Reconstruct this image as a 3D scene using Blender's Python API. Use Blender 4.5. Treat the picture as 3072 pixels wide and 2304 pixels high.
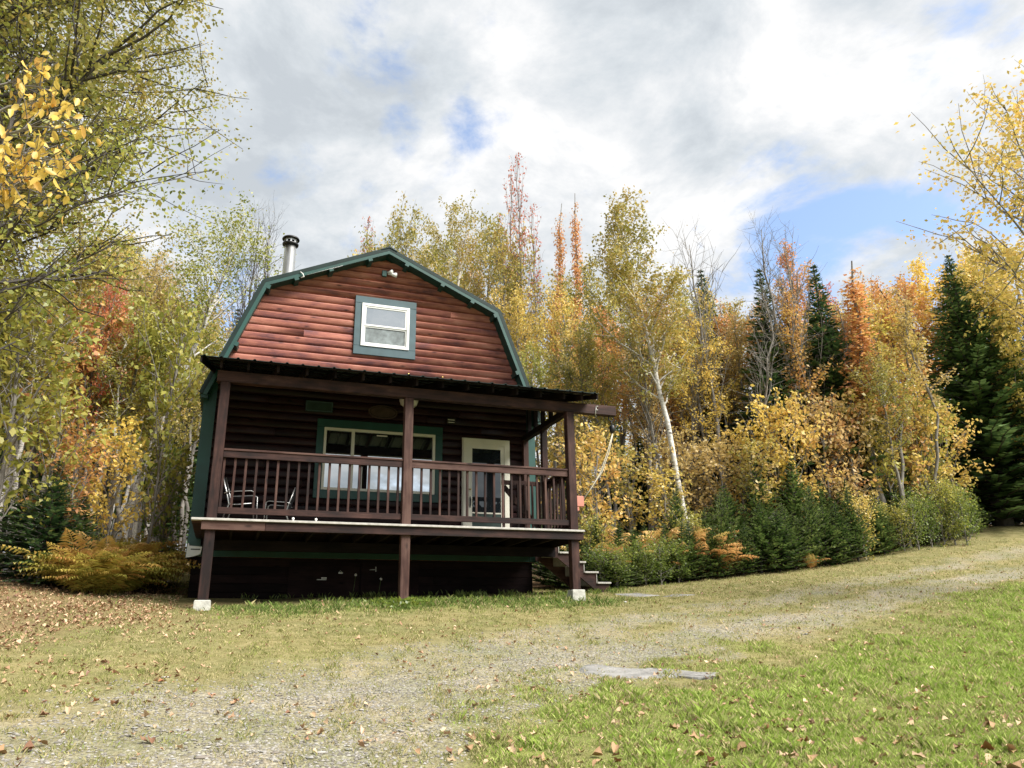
import bpy, bmesh, math, random
import numpy as np
from mathutils import Vector, Matrix

# ------------------------------------------------------------------ clear
for o in list(bpy.data.objects): bpy.data.objects.remove(o, do_unlink=True)
scn = bpy.context.scene
COL = scn.collection
R = math.radians
random.seed(7)
RNG = np.random.default_rng(11)

# ------------------------------------------------------------------ camera
EYE = (0.0, 0.0, 1.4)
PITCH, ROLL, YAW, FPX = 17.93, 0.84, 20.08, 2302.0 / 3072 * 1024
def _rx(a): c, s = math.cos(a), math.sin(a); return np.array([[1, 0, 0], [0, c, -s], [0, s, c]])
def _ry(a): c, s = math.cos(a), math.sin(a); return np.array([[c, 0, s], [0, 1, 0], [-s, 0, c]])
def _rz(a): c, s = math.cos(a), math.sin(a); return np.array([[c, -s, 0], [s, c, 0], [0, 0, 1]])
RC = _rz(-R(YAW)) @ _rx(R(PITCH)) @ _ry(R(ROLL))
cam_d = bpy.data.cameras.new('camera'); cam = bpy.data.objects.new('camera', cam_d); COL.objects.link(cam)
cam_d.sensor_width = 36; cam_d.lens = 2302 / 3072 * 36; cam_d.clip_start = 0.05; cam_d.clip_end = 600
M = Matrix(((RC[0, 0], RC[0, 2], -RC[0, 1], EYE[0]), (RC[1, 0], RC[1, 2], -RC[1, 1], EYE[1]), (RC[2, 0], RC[2, 2], -RC[2, 1], EYE[2]), (0, 0, 0, 1)))
cam.matrix_world = M
scn.camera = cam

# ------------------------------------------------------------------ light
SUN_AZ, SUN_EL = 42, 47          # degrees off the facade normal towards +X, elevation
SUN = Vector((math.sin(R(SUN_AZ)) * math.cos(R(SUN_EL)), -math.cos(R(SUN_AZ)) * math.cos(R(SUN_EL)), math.sin(R(SUN_EL))))
sd = bpy.data.lights.new('sun', 'SUN'); so = bpy.data.objects.new('sun', sd); COL.objects.link(so)
sd.energy = 3.0; sd.angle = R(32); sd.color = (1.0, 0.95, 0.87)
so.rotation_euler = SUN.to_track_quat('Z', 'Y').to_euler(); so.location = (10, -10, 30)

w = bpy.data.worlds.new('World'); scn.world = w; w.use_nodes = True
wt = w.node_tree; wt.nodes.clear()
def N(t, typ, **kw):
    n = t.nodes.new(typ)
    for k, v in kw.items():
        if k in n.inputs.keys() if isinstance(k, str) else False: n.inputs[k].default_value = v
        else: setattr(n, k, v)
    return n
def L(t, a, b): t.links.new(a, b)
def math_node(t, op, a, b=None, clamp=False):
    n = t.nodes.new('ShaderNodeMath'); n.operation = op; n.use_clamp = clamp
    for i, v in enumerate((a, b)):
        if v is None: continue
        if isinstance(v, (int, float)): n.inputs[i].default_value = v
        else: t.links.new(v, n.inputs[i])
    return n.outputs[0]
def ramp(t, fac, stops, interp='LINEAR'):
    n = t.nodes.new('ShaderNodeValToRGB'); cr = n.color_ramp; cr.interpolation = interp
    while len(cr.elements) < len(stops): cr.elements.new(0.5)
    for e, (p, c) in zip(cr.elements, stops):
        e.position = p; e.color = tuple(c) + (1,) if len(c) == 3 else c
    if fac is not None: t.links.new(fac, n.inputs[0])
    return n.outputs[0]
def pdir(px, py):
    """unit-horizontal direction seen at photo column/row (2212 x 1659 scale)"""
    k = 3072 / 2212
    d = RC @ np.array([(px * k - 1536) / 2302, 1, -(py * k - 1152) / 2302])
    return d / math.hypot(d[0], d[1])

def build_world():
    t = wt
    sky = t.nodes.new('ShaderNodeTexSky'); sky.sky_type = 'NISHITA'; sky.sun_disc = False
    sky.sun_elevation = R(SUN_EL); sky.sun_rotation = math.atan2(SUN.x, SUN.y); sky.altitude = 400
    sky.air_density = 1.0; sky.dust_density = 3.5; sky.ozone_density = 1.2
    bs = t.nodes.new('ShaderNodeBackground'); bs.inputs[1].default_value = 0.115; L(t, sky.outputs[0], bs.inputs[0])
    tc = t.nodes.new('ShaderNodeTexCoord'); sep = t.nodes.new('ShaderNodeSeparateXYZ'); L(t, tc.outputs['Generated'], sep.inputs[0])
    zc = math_node(t, 'MAXIMUM', sep.outputs[2], 0.0); den = math_node(t, 'ADD', zc, 0.22)
    cb = t.nodes.new('ShaderNodeCombineXYZ')
    L(t, math_node(t, 'DIVIDE', sep.outputs[0], den), cb.inputs[0]); L(t, math_node(t, 'DIVIDE', sep.outputs[1], den), cb.inputs[1])
    def noise(scale, det, rough, off, dist=0.0):
        mp = t.nodes.new('ShaderNodeMapping'); L(t, cb.outputs[0], mp.inputs[0]); mp.inputs['Location'].default_value = off
        n = t.nodes.new('ShaderNodeTexNoise'); n.inputs['Scale'].default_value = scale; n.inputs['Detail'].default_value = det
        n.inputs['Roughness'].default_value = rough; n.inputs['Distortion'].default_value = dist
        L(t, mp.outputs[0], n.inputs['Vector']); return n.outputs[0]
    cover = noise(3.4, 10, 0.60, (3.1, 1.7, 0.4), 0.25)
    # openings in the cloud deck, where blue shows
    acc = None
    for px, py, rad, amp in [(630, 362, 3.4, .30), (1035, 255, 3.4, .23), (870, 290, 2.4, .20), (1140, 245, 2.6, .12),
                             (1850, 600, 8, .13), (2010, 610, 9, .16), (1590, 560, 6, .13), (1720, 620, 7, .15), (1800, 690, 8, .15), (1960, 710, 9, .18), (2080, 680, 8, .16), (1250, 440, 4.5, .16), (2060, 20, 6, .13),
                             (500, 540, 7, .15), (640, 560, 6, .14), (770, 460, 3.5, .14), (2300, 640, 9, .16), (1010, -10, 3, .1), (600, 0, 4, .1)]:
        d = pdir(px, py); d = d / np.linalg.norm(d)
        dt = t.nodes.new('ShaderNodeVectorMath'); dt.operation = 'DOT_PRODUCT'
        L(t, tc.outputs['Generated'], dt.inputs[0]); dt.inputs[1].default_value = tuple(d)
        mr = t.nodes.new('ShaderNodeMapRange'); mr.interpolation_type = 'SMOOTHSTEP'
        mr.inputs['From Min'].default_value = math.cos(R(rad)); mr.inputs['From Max'].default_value = 1.0
        mr.inputs['To Min'].default_value = 0; mr.inputs['To Max'].default_value = amp
        L(t, dt.outputs['Value'], mr.inputs['Value'])
        acc = mr.outputs[0] if acc is None else math_node(t, 'ADD', acc, mr.outputs[0])
    cover = math_node(t, 'ADD', math_node(t, 'MULTIPLY', math_node(t, 'SUBTRACT', cover, 0.5), 1.7), 0.53)
    dens = math_node(t, 'SUBTRACT', cover, math_node(t, 'MINIMUM', acc, 0.30))
    mask = ramp(t, dens, [(0.13, (0, 0, 0)), (0.43, (1, 1, 1))], 'EASE')
    bright = noise(3.4, 10, 0.62, (9.3, 4.2, 2.0), 0.2)
    ccol = ramp(t, bright, [(0.36, (0.50, 0.54, 0.58)), (0.45, (0.60, 0.64, 0.675)), (0.53, (0.72, 0.74, 0.76)), (0.61, (0.86, 0.86, 0.86))])
    bc = t.nodes.new('ShaderNodeBackground'); L(t, ccol, bc.inputs[0]); bc.inputs[1].default_value = 0.42
    mx = t.nodes.new('ShaderNodeMixShader'); L(t, mask, mx.inputs[0]); L(t, bs.outputs[0], mx.inputs[1]); L(t, bc.outputs[0], mx.inputs[2])
    out = t.nodes.new('ShaderNodeOutputWorld'); L(t, mx.outputs[0], out.inputs[0])
build_world()

vs = scn.view_settings; vs.view_transform = 'Standard'; vs.look = 'None'; vs.gamma = 1; vs.exposure = 1.52; vs.use_curve_mapping = False
scn.render.engine = 'CYCLES'
scn.cycles.max_bounces = 6; scn.cycles.transparent_max_bounces = 4; scn.cycles.diffuse_bounces = 3; scn.cycles.glossy_bounces = 3

# ------------------------------------------------------------------ materials
def new_mat(name):
    m = bpy.data.materials.new(name); m.use_nodes = True; t = m.node_tree
    b = t.nodes['Principled BSDF']; return m, t, b
def plain(name, col, rough=0.6, metal=0.0, var=0.12, scale=6.0, spec=0.5, bump=0.0, bscale=60):
    m, t, b = new_mat(name)
    tc = t.nodes.new('ShaderNodeTexCoord'); n = t.nodes.new('ShaderNodeTexNoise'); n.inputs['Scale'].default_value = scale; n.inputs['Detail'].default_value = 6
    L(t, tc.outputs['Object'], n.inputs['Vector'])
    c1 = [max(0, c * (1 - var)) for c in col]; c2 = [min(1, c * (1 + var)) for c in col]
    L(t, ramp(t, n.outputs[0], [(0.3, c1), (0.7, c2)]), b.inputs['Base Color'])
    b.inputs['Roughness'].default_value = rough; b.inputs['Metallic'].default_value = metal; b.inputs['Specular IOR Level'].default_value = spec
    if bump:
        n2 = t.nodes.new('ShaderNodeTexNoise'); n2.inputs['Scale'].default_value = bscale; L(t, tc.outputs['Object'], n2.inputs['Vector'])
        bp = t.nodes.new('ShaderNodeBump'); bp.inputs['Strength'].default_value = bump; bp.inputs['Distance'].default_value = 0.02
        L(t, n2.outputs[0], bp.inputs['Height']); L(t, bp.outputs[0], b.inputs['Normal'])
    return m
def wood(name, cols, axis='X', rough=0.55, hue=0.25, knots=True, grain=1.0, spec=0.4):
    """stained timber: long grain, dark knots, a tint of its own for every board"""
    m, t, b = new_mat(name)
    tc = t.nodes.new('ShaderNodeTexCoord'); oi = t.nodes.new('ShaderNodeObjectInfo')
    ad = t.nodes.new('ShaderNodeVectorMath'); ad.operation = 'ADD'; L(t, tc.outputs['Object'], ad.inputs[0])
    cb = t.nodes.new('ShaderNodeCombineXYZ'); off = math_node(t, 'MULTIPLY', oi.outputs['Random'], 57.0)
    for i in range(3): L(t, off, cb.inputs[i])
    L(t, cb.outputs[0], ad.inputs[1])
    def nz(sl, sw, det, rough_=0.6, dist=0):
        mp = t.nodes.new('ShaderNodeMapping'); L(t, ad.outputs[0], mp.inputs[0])
        s = [sw, sw, sw]; s['XYZ'.index(axis)] = sl; mp.inputs['Scale'].default_value = s
        n = t.nodes.new('ShaderNodeTexNoise'); n.inputs['Scale'].default_value = 1; n.inputs['Detail'].default_value = det
        n.inputs['Roughness'].default_value = rough_; n.inputs['Distortion'].default_value = dist
        L(t, mp.outputs[0], n.inputs['Vector']); return n.outputs[0], mp
    g, _ = nz(1.6, 26 * grain, 7, 0.65, 0.6); big, _ = nz(1.5, 3.0, 5, 0.6)
    f = math_node(t, 'ADD', math_node(t, 'MULTIPLY', g, 0.38), math_node(t, 'MULTIPLY', big, 0.62))
    f = math_node(t, 'ADD', f, math_node(t, 'MULTIPLY', math_node(t, 'SUBTRACT', oi.outputs['Random'], 0.5), hue))
    c = ramp(t, f, [(0.36, cols[0]), (0.46, cols[1]), (0.55, cols[2]), (0.66, cols[3])])
    if knots:
        _, mp = nz(2.4, 7.0, 1); v = t.nodes.new('ShaderNodeTexVoronoi'); v.inputs['Scale'].default_value = 1.0; v.inputs['Randomness'].default_value = 1
        L(t, mp.outputs[0], v.inputs['Vector'])
        kf = ramp(t, v.outputs['Distance'], [(0.05, (1, 1, 1)), (0.20, (0, 0, 0))])
        vc = t.nodes.new('ShaderNodeSeparateColor'); L(t, v.outputs['Color'], vc.inputs[0])
        kf = math_node(t, 'MULTIPLY', kf, math_node(t, 'GREATER_THAN', vc.outputs[0], 0.42))
        mix = t.nodes.new('ShaderNodeMix'); mix.data_type = 'RGBA'; L(t, math_node(t, 'MULTIPLY', kf, 0.9), mix.inputs[0]); L(t, c, mix.inputs[6])
        mix.inputs[7].default_value = tuple(x * 0.35 for x in cols[0]) + (1,); c = mix.outputs[2]
    L(t, c, b.inputs['Base Color']); b.inputs['Roughness'].default_value = rough; b.inputs['Specular IOR Level'].default_value = spec
    bp = t.nodes.new('ShaderNodeBump'); bp.inputs['Strength'].default_value = 0.35; bp.inputs['Distance'].default_value = 0.01
    L(t, g, bp.inputs['Height']); L(t, bp.outputs[0], b.inputs['Normal'])
    return m
def glass(name, refl, tint=(0.012, 0.016, 0.02), gloss=(0.9, 0.95, 0.97), wav=0.0):
    m, t, b = new_mat(name); t.nodes.remove(b)
    d = t.nodes.new('ShaderNodeBsdfDiffuse'); d.inputs[0].default_value = tint + (1,)
    g = t.nodes.new('ShaderNodeBsdfGlossy'); g.inputs['Roughness'].default_value = 0.02; g.inputs[0].default_value = gloss + (1,)
    fr = t.nodes.new('ShaderNodeLayerWeight'); fr.inputs[0].default_value = 0.35
    mr = t.nodes.new('ShaderNodeMapRange'); L(t, fr.outputs['Fresnel'], mr.inputs[0]); mr.inputs[3].default_value = refl; mr.inputs[4].default_value = 1
    mx = t.nodes.new('ShaderNodeMixShader'); L(t, mr.outputs[0], mx.inputs[0]); L(t, d.outputs[0], mx.inputs[1]); L(t, g.outputs[0], mx.inputs[2])
    if wav:
        tc = t.nodes.new('ShaderNodeTexCoord'); n = t.nodes.new('ShaderNodeTexNoise'); n.inputs['Scale'].default_value = 3; L(t, tc.outputs['Object'], n.inputs['Vector'])
        bp = t.nodes.new('ShaderNodeBump'); bp.inputs['Strength'].default_value = wav; bp.inputs['Distance'].default_value = 0.02; L(t, n.outputs[0], bp.inputs['Height']); L(t, bp.outputs[0], g.inputs['Normal'])
    L(t, mx.outputs[0], t.nodes['Material Output'].inputs[0]); return m
def leaf_mat(name, stops, trans=0.45, var=0.06, gloss=0.04):
    """leaf colours picked leaf by leaf from the stops by the attribute rnd"""
    m, t, b = new_mat(name); t.nodes.remove(b)
    at = t.nodes.new('ShaderNodeAttribute'); at.attribute_name = 'rnd'
    oi = t.nodes.new('ShaderNodeObjectInfo')
    f = math_node(t, 'ADD', at.outputs['Fac'], math_node(t, 'MULTIPLY', math_node(t, 'SUBTRACT', oi.outputs['Random'], 0.5), 0.3))
    k = len(stops); c = ramp(t, f, [(i / (k - 1), s) for i, s in enumerate(stops)])
    hs = t.nodes.new('ShaderNodeHueSaturation'); L(t, c, hs.inputs['Color'])
    L(t, math_node(t, 'ADD', 1 - var, math_node(t, 'MULTIPLY', at.outputs['Fac'], 2 * var)), hs.inputs['Value'])
    d = t.nodes.new('ShaderNodeBsdfDiffuse'); tr = t.nodes.new('ShaderNodeBsdfTranslucent')
    L(t, hs.outputs[0], d.inputs[0]); L(t, hs.outputs[0], tr.inputs[0])
    mx = t.nodes.new('ShaderNodeMixShader'); mx.inputs[0].default_value = trans; L(t, d.outputs[0], mx.inputs[1]); L(t, tr.outputs[0], mx.inputs[2])
    g = t.nodes.new('ShaderNodeBsdfGlossy'); g.inputs['Roughness'].default_value = 0.45
    m2 = t.nodes.new('ShaderNodeMixShader'); m2.inputs[0].default_value = gloss; L(t, mx.outputs[0], m2.inputs[1]); L(t, g.outputs[0], m2.inputs[2])
    L(t, m2.outputs[0], t.nodes['Material Output'].inputs[0]); return m

MT = {}
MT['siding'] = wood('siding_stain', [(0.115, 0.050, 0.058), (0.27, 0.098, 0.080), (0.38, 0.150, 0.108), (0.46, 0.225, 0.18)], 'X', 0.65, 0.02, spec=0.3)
MT['siding_low'] = wood('dark_siding_stain_and_shade', [(0.008, 0.0045, 0.006), (0.015, 0.0065, 0.008), (0.023, 0.009, 0.010), (0.035, 0.014, 0.015)], 'X', 0.42, 0.04, spec=0.22)  # dark stain of the porch-wall logs, with the porch's shade painted into it
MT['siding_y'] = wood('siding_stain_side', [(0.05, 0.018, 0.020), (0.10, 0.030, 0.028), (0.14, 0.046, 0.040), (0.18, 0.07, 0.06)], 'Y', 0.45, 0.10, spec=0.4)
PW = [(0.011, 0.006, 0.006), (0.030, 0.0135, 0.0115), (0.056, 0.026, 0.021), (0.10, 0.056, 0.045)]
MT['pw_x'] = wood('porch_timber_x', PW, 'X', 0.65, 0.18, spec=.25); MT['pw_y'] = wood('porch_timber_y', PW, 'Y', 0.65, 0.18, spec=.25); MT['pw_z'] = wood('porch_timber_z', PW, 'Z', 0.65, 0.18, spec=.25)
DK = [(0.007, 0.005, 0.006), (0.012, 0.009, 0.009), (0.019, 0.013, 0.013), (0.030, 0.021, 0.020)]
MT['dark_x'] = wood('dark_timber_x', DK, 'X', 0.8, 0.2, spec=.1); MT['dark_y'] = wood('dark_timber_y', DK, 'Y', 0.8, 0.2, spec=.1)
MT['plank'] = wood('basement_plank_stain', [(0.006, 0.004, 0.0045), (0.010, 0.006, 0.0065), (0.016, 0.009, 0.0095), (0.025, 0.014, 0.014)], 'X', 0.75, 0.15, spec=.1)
MT['green'] = plain('green_trim_paint', (0.008, 0.058, 0.050), 0.45, 0, 0.2, 3)
MT['teal'] = plain('blue_grey_trim_paint', (0.046, 0.088, 0.105), 0.55, 0, 0.15, 5)
MT['white'] = plain('white_vinyl', (0.78, 0.79, 0.78), 0.4, 0, 0.04, 4)
MT['cream'] = plain('cream_vinyl', (0.66, 0.65, 0.56), 0.45, 0, 0.05, 4)
MT['edge'] = plain('weathered_deck_edge', (0.42, 0.405, 0.38), 0.8, 0, 0.2, 14)
MT['metal_roof'] = plain('dark_green_metal', (0.008, 0.022, 0.020), 0.5, 0.0, 0.25, 5, 0.25)
MT['chrome'] = plain('stainless_steel', (0.66, 0.67, 0.67), 0.36, 1.0, 0.06, 5)
MT['iron'] = plain('dark_iron', (0.03, 0.032, 0.035), 0.45, 0.6, 0.3, 20)
MT['black'] = plain('black_cap_paint', (0.012, 0.012, 0.014), 0.5, 0.0, 0.2, 10)
MT['sling'] = plain('black_chair_fabric', (0.012, 0.014, 0.018), 0.8, 0, 0.2, 10)
MT['concrete'] = plain('pale_concrete', (0.46, 0.46, 0.42), 0.9, 0, 0.22, 9, 0.2, 0.4, 40)
MT['glass'] = glass('window_glass', 0.55)
MT['glass_dark'] = glass('door_glass', 0.06)
MT['glass_up'] = glass('gable_window_glass', 0.62, wav=0.05)
MT['screen'] = plain('insect_screen', (0.17, 0.20, 0.21), 0.7, 0, 0.35, 9)
MT['rope'] = plain('pale_rope', (0.55, 0.52, 0.42), 0.9, 0, 0.15, 40)
MT['redboard'] = plain('salmon_paint', (0.50, 0.20, 0.15), 0.6, 0, 0.1, 12)
MT['brass'] = plain('brass', (0.5, 0.35, 0.12), 0.3, 1.0, 0.1, 12)
MT['sign'] = plain('dark_sign_paint', (0.012, 0.035, 0.03), 0.6, 0, 0.3, 12)
MT['signwood'] = plain('carved_sign_wood', (0.05, 0.028, 0.022), 0.6, 0, 0.4, 12)
MT['lampglass'] = plain('frosted_lamp_glass', (0.82, 0.82, 0.80), 0.35, 0, 0.03, 5)
MT['stone'] = plain('field_stone', (0.24, 0.235, 0.225), 0.85, 0, 0.3, 7, 0.3, 0.6, 30)
MT['whitestone'] = plain('white_quartz', (0.75, 0.75, 0.74), 0.8, 0, 0.2, 12, 0.3, 0.4, 40)
def bark(name, c1, c2, c3, sc=(3, 3, 16), birch=False):
    m, t, b = new_mat(name); tc = t.nodes.new('ShaderNodeTexCoord'); mp = t.nodes.new('ShaderNodeMapping'); L(t, tc.outputs['Object'], mp.inputs[0]); mp.inputs['Scale'].default_value = sc
    n = t.nodes.new('ShaderNodeTexNoise'); n.inputs['Scale'].default_value = 1; n.inputs['Detail'].default_value = 5; n.inputs['Roughness'].default_value = 0.7; L(t, mp.outputs[0], n.inputs['Vector'])
    L(t, ramp(t, n.outputs[0], [(0.36, c1), (0.46, c2), (0.62, c3)] if birch else [(0.3, c1), (0.5, c2), (0.7, c3)]), b.inputs['Base Color'])
    b.inputs['Roughness'].default_value = 0.85
    bp = t.nodes.new('ShaderNodeBump'); bp.inputs['Strength'].default_value = 0.5; bp.inputs['Distance'].default_value = 0.02; L(t, n.outputs[0], bp.inputs['Height']); L(t, bp.outputs[0], b.inputs['Normal'])
    return m
MT['birchbark'] = bark('white_birch_bark', (0.05, 0.045, 0.04), (0.52, 0.50, 0.47), (0.70, 0.68, 0.65), (4, 4, 13), True)
MT['greybark'] = bark('grey_bark', (0.10, 0.09, 0.08), (0.19, 0.175, 0.16), (0.30, 0.28, 0.255), (10, 10, 4))
MT['darkbark'] = bark('dark_bark', (0.03, 0.026, 0.024), (0.06, 0.052, 0.047), (0.10, 0.09, 0.08), (12, 12, 4))
LM = {}
LM['olive'] = leaf_mat('olive_birch_leaves', [(0.169, 0.190, 0.047), (0.280, 0.280, 0.067), (0.400, 0.349, 0.085), (0.507, 0.385, 0.101), (0.504, 0.321, 0.128)])
LM['yellowgreen'] = leaf_mat('yellow_green_leaves', [(0.192, 0.246, 0.053), (0.329, 0.356, 0.072), (0.473, 0.437, 0.095), (0.587, 0.470, 0.114)])
LM['yellow'] = leaf_mat('yellow_leaves', [(0.379, 0.348, 0.073), (0.575, 0.473, 0.107), (0.728, 0.555, 0.144), (0.770, 0.546, 0.169), (0.654, 0.390, 0.136)])
LM['gold'] = leaf_mat('gold_leaves', [(0.680, 0.477, 0.090), (0.814, 0.590, 0.122), (0.850, 0.658, 0.169), (0.764, 0.459, 0.123)])
LM['orange'] = leaf_mat('orange_leaves', [(0.524, 0.362, 0.092), (0.639, 0.414, 0.117), (0.674, 0.377, 0.134), (0.593, 0.269, 0.116), (0.661, 0.463, 0.130)])
LM['red'] = leaf_mat('red_leaves', [(0.46, 0.10, 0.06), (0.58, 0.15, 0.09), (0.64, 0.24, 0.11), (0.60, 0.31, 0.10)])
LM['pink'] = leaf_mat('salmon_leaves', [(0.64, 0.24, 0.15), (0.68, 0.31, 0.15), (0.70, 0.40, 0.14), (0.62, 0.40, 0.11)])
LM['tan'] = leaf_mat('dull_tan_leaves', [(0.354, 0.282, 0.099), (0.507, 0.385, 0.141), (0.617, 0.454, 0.180), (0.635, 0.411, 0.188)])
LM['green'] = leaf_mat('green_leaves', [(0.09, 0.15, 0.025), (0.15, 0.22, 0.035), (0.25, 0.31, 0.055), (0.42, 0.40, 0.09)])
LM['fir'] = leaf_mat('fir_needles', [(0.031, 0.070, 0.031), (0.059, 0.118, 0.045), (0.098, 0.165, 0.059), (0.147, 0.217, 0.077)], 0.2, 0.1)
LM['youngfir'] = leaf_mat('young_fir_needles', [(0.030, 0.070, 0.018), (0.070, 0.125, 0.030), (0.125, 0.185, 0.048), (0.21, 0.26, 0.08)], 0.3, 0.1)
LM['fernorange'] = leaf_mat('dry_orange_fern', [(0.48, 0.24, 0.08), (0.62, 0.34, 0.12), (0.68, 0.44, 0.18), (0.54, 0.40, 0.13)], 0.4)
LM['ferngreen'] = leaf_mat('fading_fern', [(0.24, 0.25, 0.05), (0.40, 0.35, 0.07), (0.54, 0.41, 0.10), (0.46, 0.26, 0.08)], 0.4)
LM['litter'] = leaf_mat('fallen_leaf_litter', [(0.22, 0.12, 0.08), (0.37, 0.22, 0.13), (0.48, 0.32, 0.20), (0.56, 0.42, 0.27), (0.40, 0.19, 0.12)], 0.1)
LM['grass'] = None

# ------------------------------------------------------------------ mesh helpers
def mesh_np(name, V, F, mat=None, smooth=False, rnd=None, col=None):
    me = bpy.data.meshes.new(name); V = np.asarray(V, np.float32); nv = len(V)
    Fs = F if isinstance(F, list) else [F]
    Fs = [np.asarray(f, np.int32) for f in Fs if len(f)]
    me.vertices.add(nv); me.vertices.foreach_set('co', V.ravel())
    tot = np.concatenate([np.full(len(f), f.shape[1], np.int32) for f in Fs]); idx = np.concatenate([f.ravel() for f in Fs])
    me.loops.add(len(idx)); me.loops.foreach_set('vertex_index', idx)
    me.polygons.add(len(tot)); st = np.concatenate([[0], np.cumsum(tot)[:-1]]).astype(np.int32)
    me.polygons.foreach_set('loop_start', st); me.polygons.foreach_set('loop_total', tot)
    if smooth: me.polygons.foreach_set('use_smooth', np.ones(len(tot), bool))
    if rnd is not None:
        a = me.attributes.new('rnd', 'FLOAT', 'POINT'); a.data.foreach_set('value', np.asarray(rnd, np.float32))
    if col is not None:
        a = me.attributes.new('Col', 'FLOAT_COLOR', 'POINT'); a.data.foreach_set('color', np.asarray(col, np.float32).ravel())
    me.update(calc_edges=True); me.validate()
    if mat is not None: me.materials.append(mat)
    return me
class MB:
    """collects shapes; build() links them as one mesh object"""
    def __init__(s): s.v = []; s.f = []; s.sm = []
    def add(s, V, F, smooth=False):
        o = len(s.v); s.v += [tuple(map(float, p)) for p in V]
        for f in F: s.f.append(tuple(i + o for i in f)); s.sm.append(smooth)
        return s
    def box(s, x0, x1, y0, y1, z0, z1):
        V = [(x, y, z) for z in (z0, z1) for y in (y0, y1) for x in (x0, x1)]
        return s.add(V, [(0, 2, 3, 1), (4, 5, 7, 6), (0, 1, 5, 4), (1, 3, 7, 5), (3, 2, 6, 7), (2, 0, 4, 6)])
    def cbox(s, x0, x1, y0, y1, z0, z1, c=0.006):
        """box with chamfered long edges: 24 vertices"""
        bm = bmesh.new(); bmesh.ops.create_cube(bm, size=1)
        for v in bm.verts: v.co = Vector(((x0 + x1) / 2 + v.co.x * (x1 - x0), (y0 + y1) / 2 + v.co.y * (y1 - y0), (z0 + z1) / 2 + v.co.z * (z1 - z0)))
        bmesh.ops.bevel(bm, geom=bm.edges[:], offset=c, segments=1, affect='EDGES')
        bm.verts.index_update(); V = [tuple(v.co) for v in bm.verts]; F = [tuple(v.index for v in f.verts) for f in bm.faces]; bm.free()
        return s.add(V, F)
    def obox(s, p, q, wv, hv):
        """bar from p to q with half-width vectors wv, hv"""
        p, q, wv, hv = (np.array(a, float) for a in (p, q, wv, hv))
        V = [a + i * wv + j * hv for a in (p, q) for i, j in ((-1, -1), (1, -1), (1, 1), (-1, 1))]
        return s.add(V, [(0, 1, 2, 3), (7, 6, 5, 4), (0, 4, 5, 1), (1, 5, 6, 2), (2, 6, 7, 3), (3, 7, 4, 0)])
    def prism(s, poly, y0, y1):
        """polygon in x,z extruded along y"""
        n = len(poly); V = [(x, y0, z) for x, z in poly] + [(x, y1, z) for x, z in poly]
        return s.add(V, [tuple(range(n)), tuple(range(2 * n - 1, n - 1, -1))] + [(i, i + n, (i + 1) % n + n, (i + 1) % n) for i in range(n)])
    def tube(s, path, rad, n=8, cap=True):
        P = [np.array(p, float) for p in path]; rad = [rad] * len(P) if isinstance(rad, (int, float)) else rad
        V = []; F = []; ref = None
        for i, p in enumerate(P):
            d = P[min(i + 1, len(P) - 1)] - P[max(i - 1, 0)]; d /= np.linalg.norm(d) + 1e-9
            if ref is None: ref = np.cross(d, (0, 0, 1)) if abs(d[2]) < 0.9 else np.cross(d, (1, 0, 0))
            u = ref - d * np.dot(ref, d); u /= np.linalg.norm(u) + 1e-9; ref = u; w_ = np.cross(d, u)
            V += [p + rad[i] * (math.cos(2 * math.pi * j / n) * u + math.sin(2 * math.pi * j / n) * w_) for j in range(n)]
        for i in range(len(P) - 1):
            for j in range(n): F.append((i * n + j, i * n + (j + 1) % n, (i + 1) * n + (j + 1) % n, (i + 1) * n + j))
        s.add(V, F, True)
        if cap: o = len(s.v) - len(V); s.f += [tuple(o + j for j in range(n))[::-1], tuple(o + (len(P) - 1) * n + j for j in range(n))]; s.sm += [False, False]
        return s
    def lathe(s, prof, c=(0, 0, 0), n=24, a0=0, a1=2 * math.pi):
        full = abs(a1 - a0 - 2 * math.pi) < 1e-6; m = n if full else n + 1
        V = [(c[0] + r * math.cos(a0 + (a1 - a0) * j / n), c[1] + r * math.sin(a0 + (a1 - a0) * j / n), c[2] + z) for r, z in prof for j in range(m)]
        F = [(i * m + j, i * m + (j + 1) % m, (i + 1) * m + (j + 1) % m, (i + 1) * m + j) for i in range(len(prof) - 1) for j in range(n)]
        return s.add(V, F, True)
    def mesh(s, name, mat, org=(0, 0, 0)):
        me = bpy.data.meshes.new(name); me.from_pydata([(x - org[0], y - org[1], z - org[2]) for x, y, z in s.v], [], s.f)
        me.polygons.foreach_set('use_smooth', s.sm); me.update(); me.materials.append(mat); return me
    def build(s, name, mat, parent=None, org=(0, 0, 0), label=None):
        o = link(name, s.mesh(name, mat, org), parent)
        if label: o['label'] = label
        return o
def link(name, data, parent=None, loc=None, rot=None, scale=None):
    o = bpy.data.objects.new(name, data); COL.objects.link(o)
    if parent is not None: o.parent = parent
    if loc is not None: o.location = loc
    if rot is not None: o.rotation_euler = rot
    if scale is not None: o.scale = scale
    return o
def tag(o, label=None, cat=None, group=None, kind=None):
    for k, v in (('label', label), ('category', cat), ('group', group), ('kind', kind)):
        if v: o[k] = v
    return o

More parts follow.
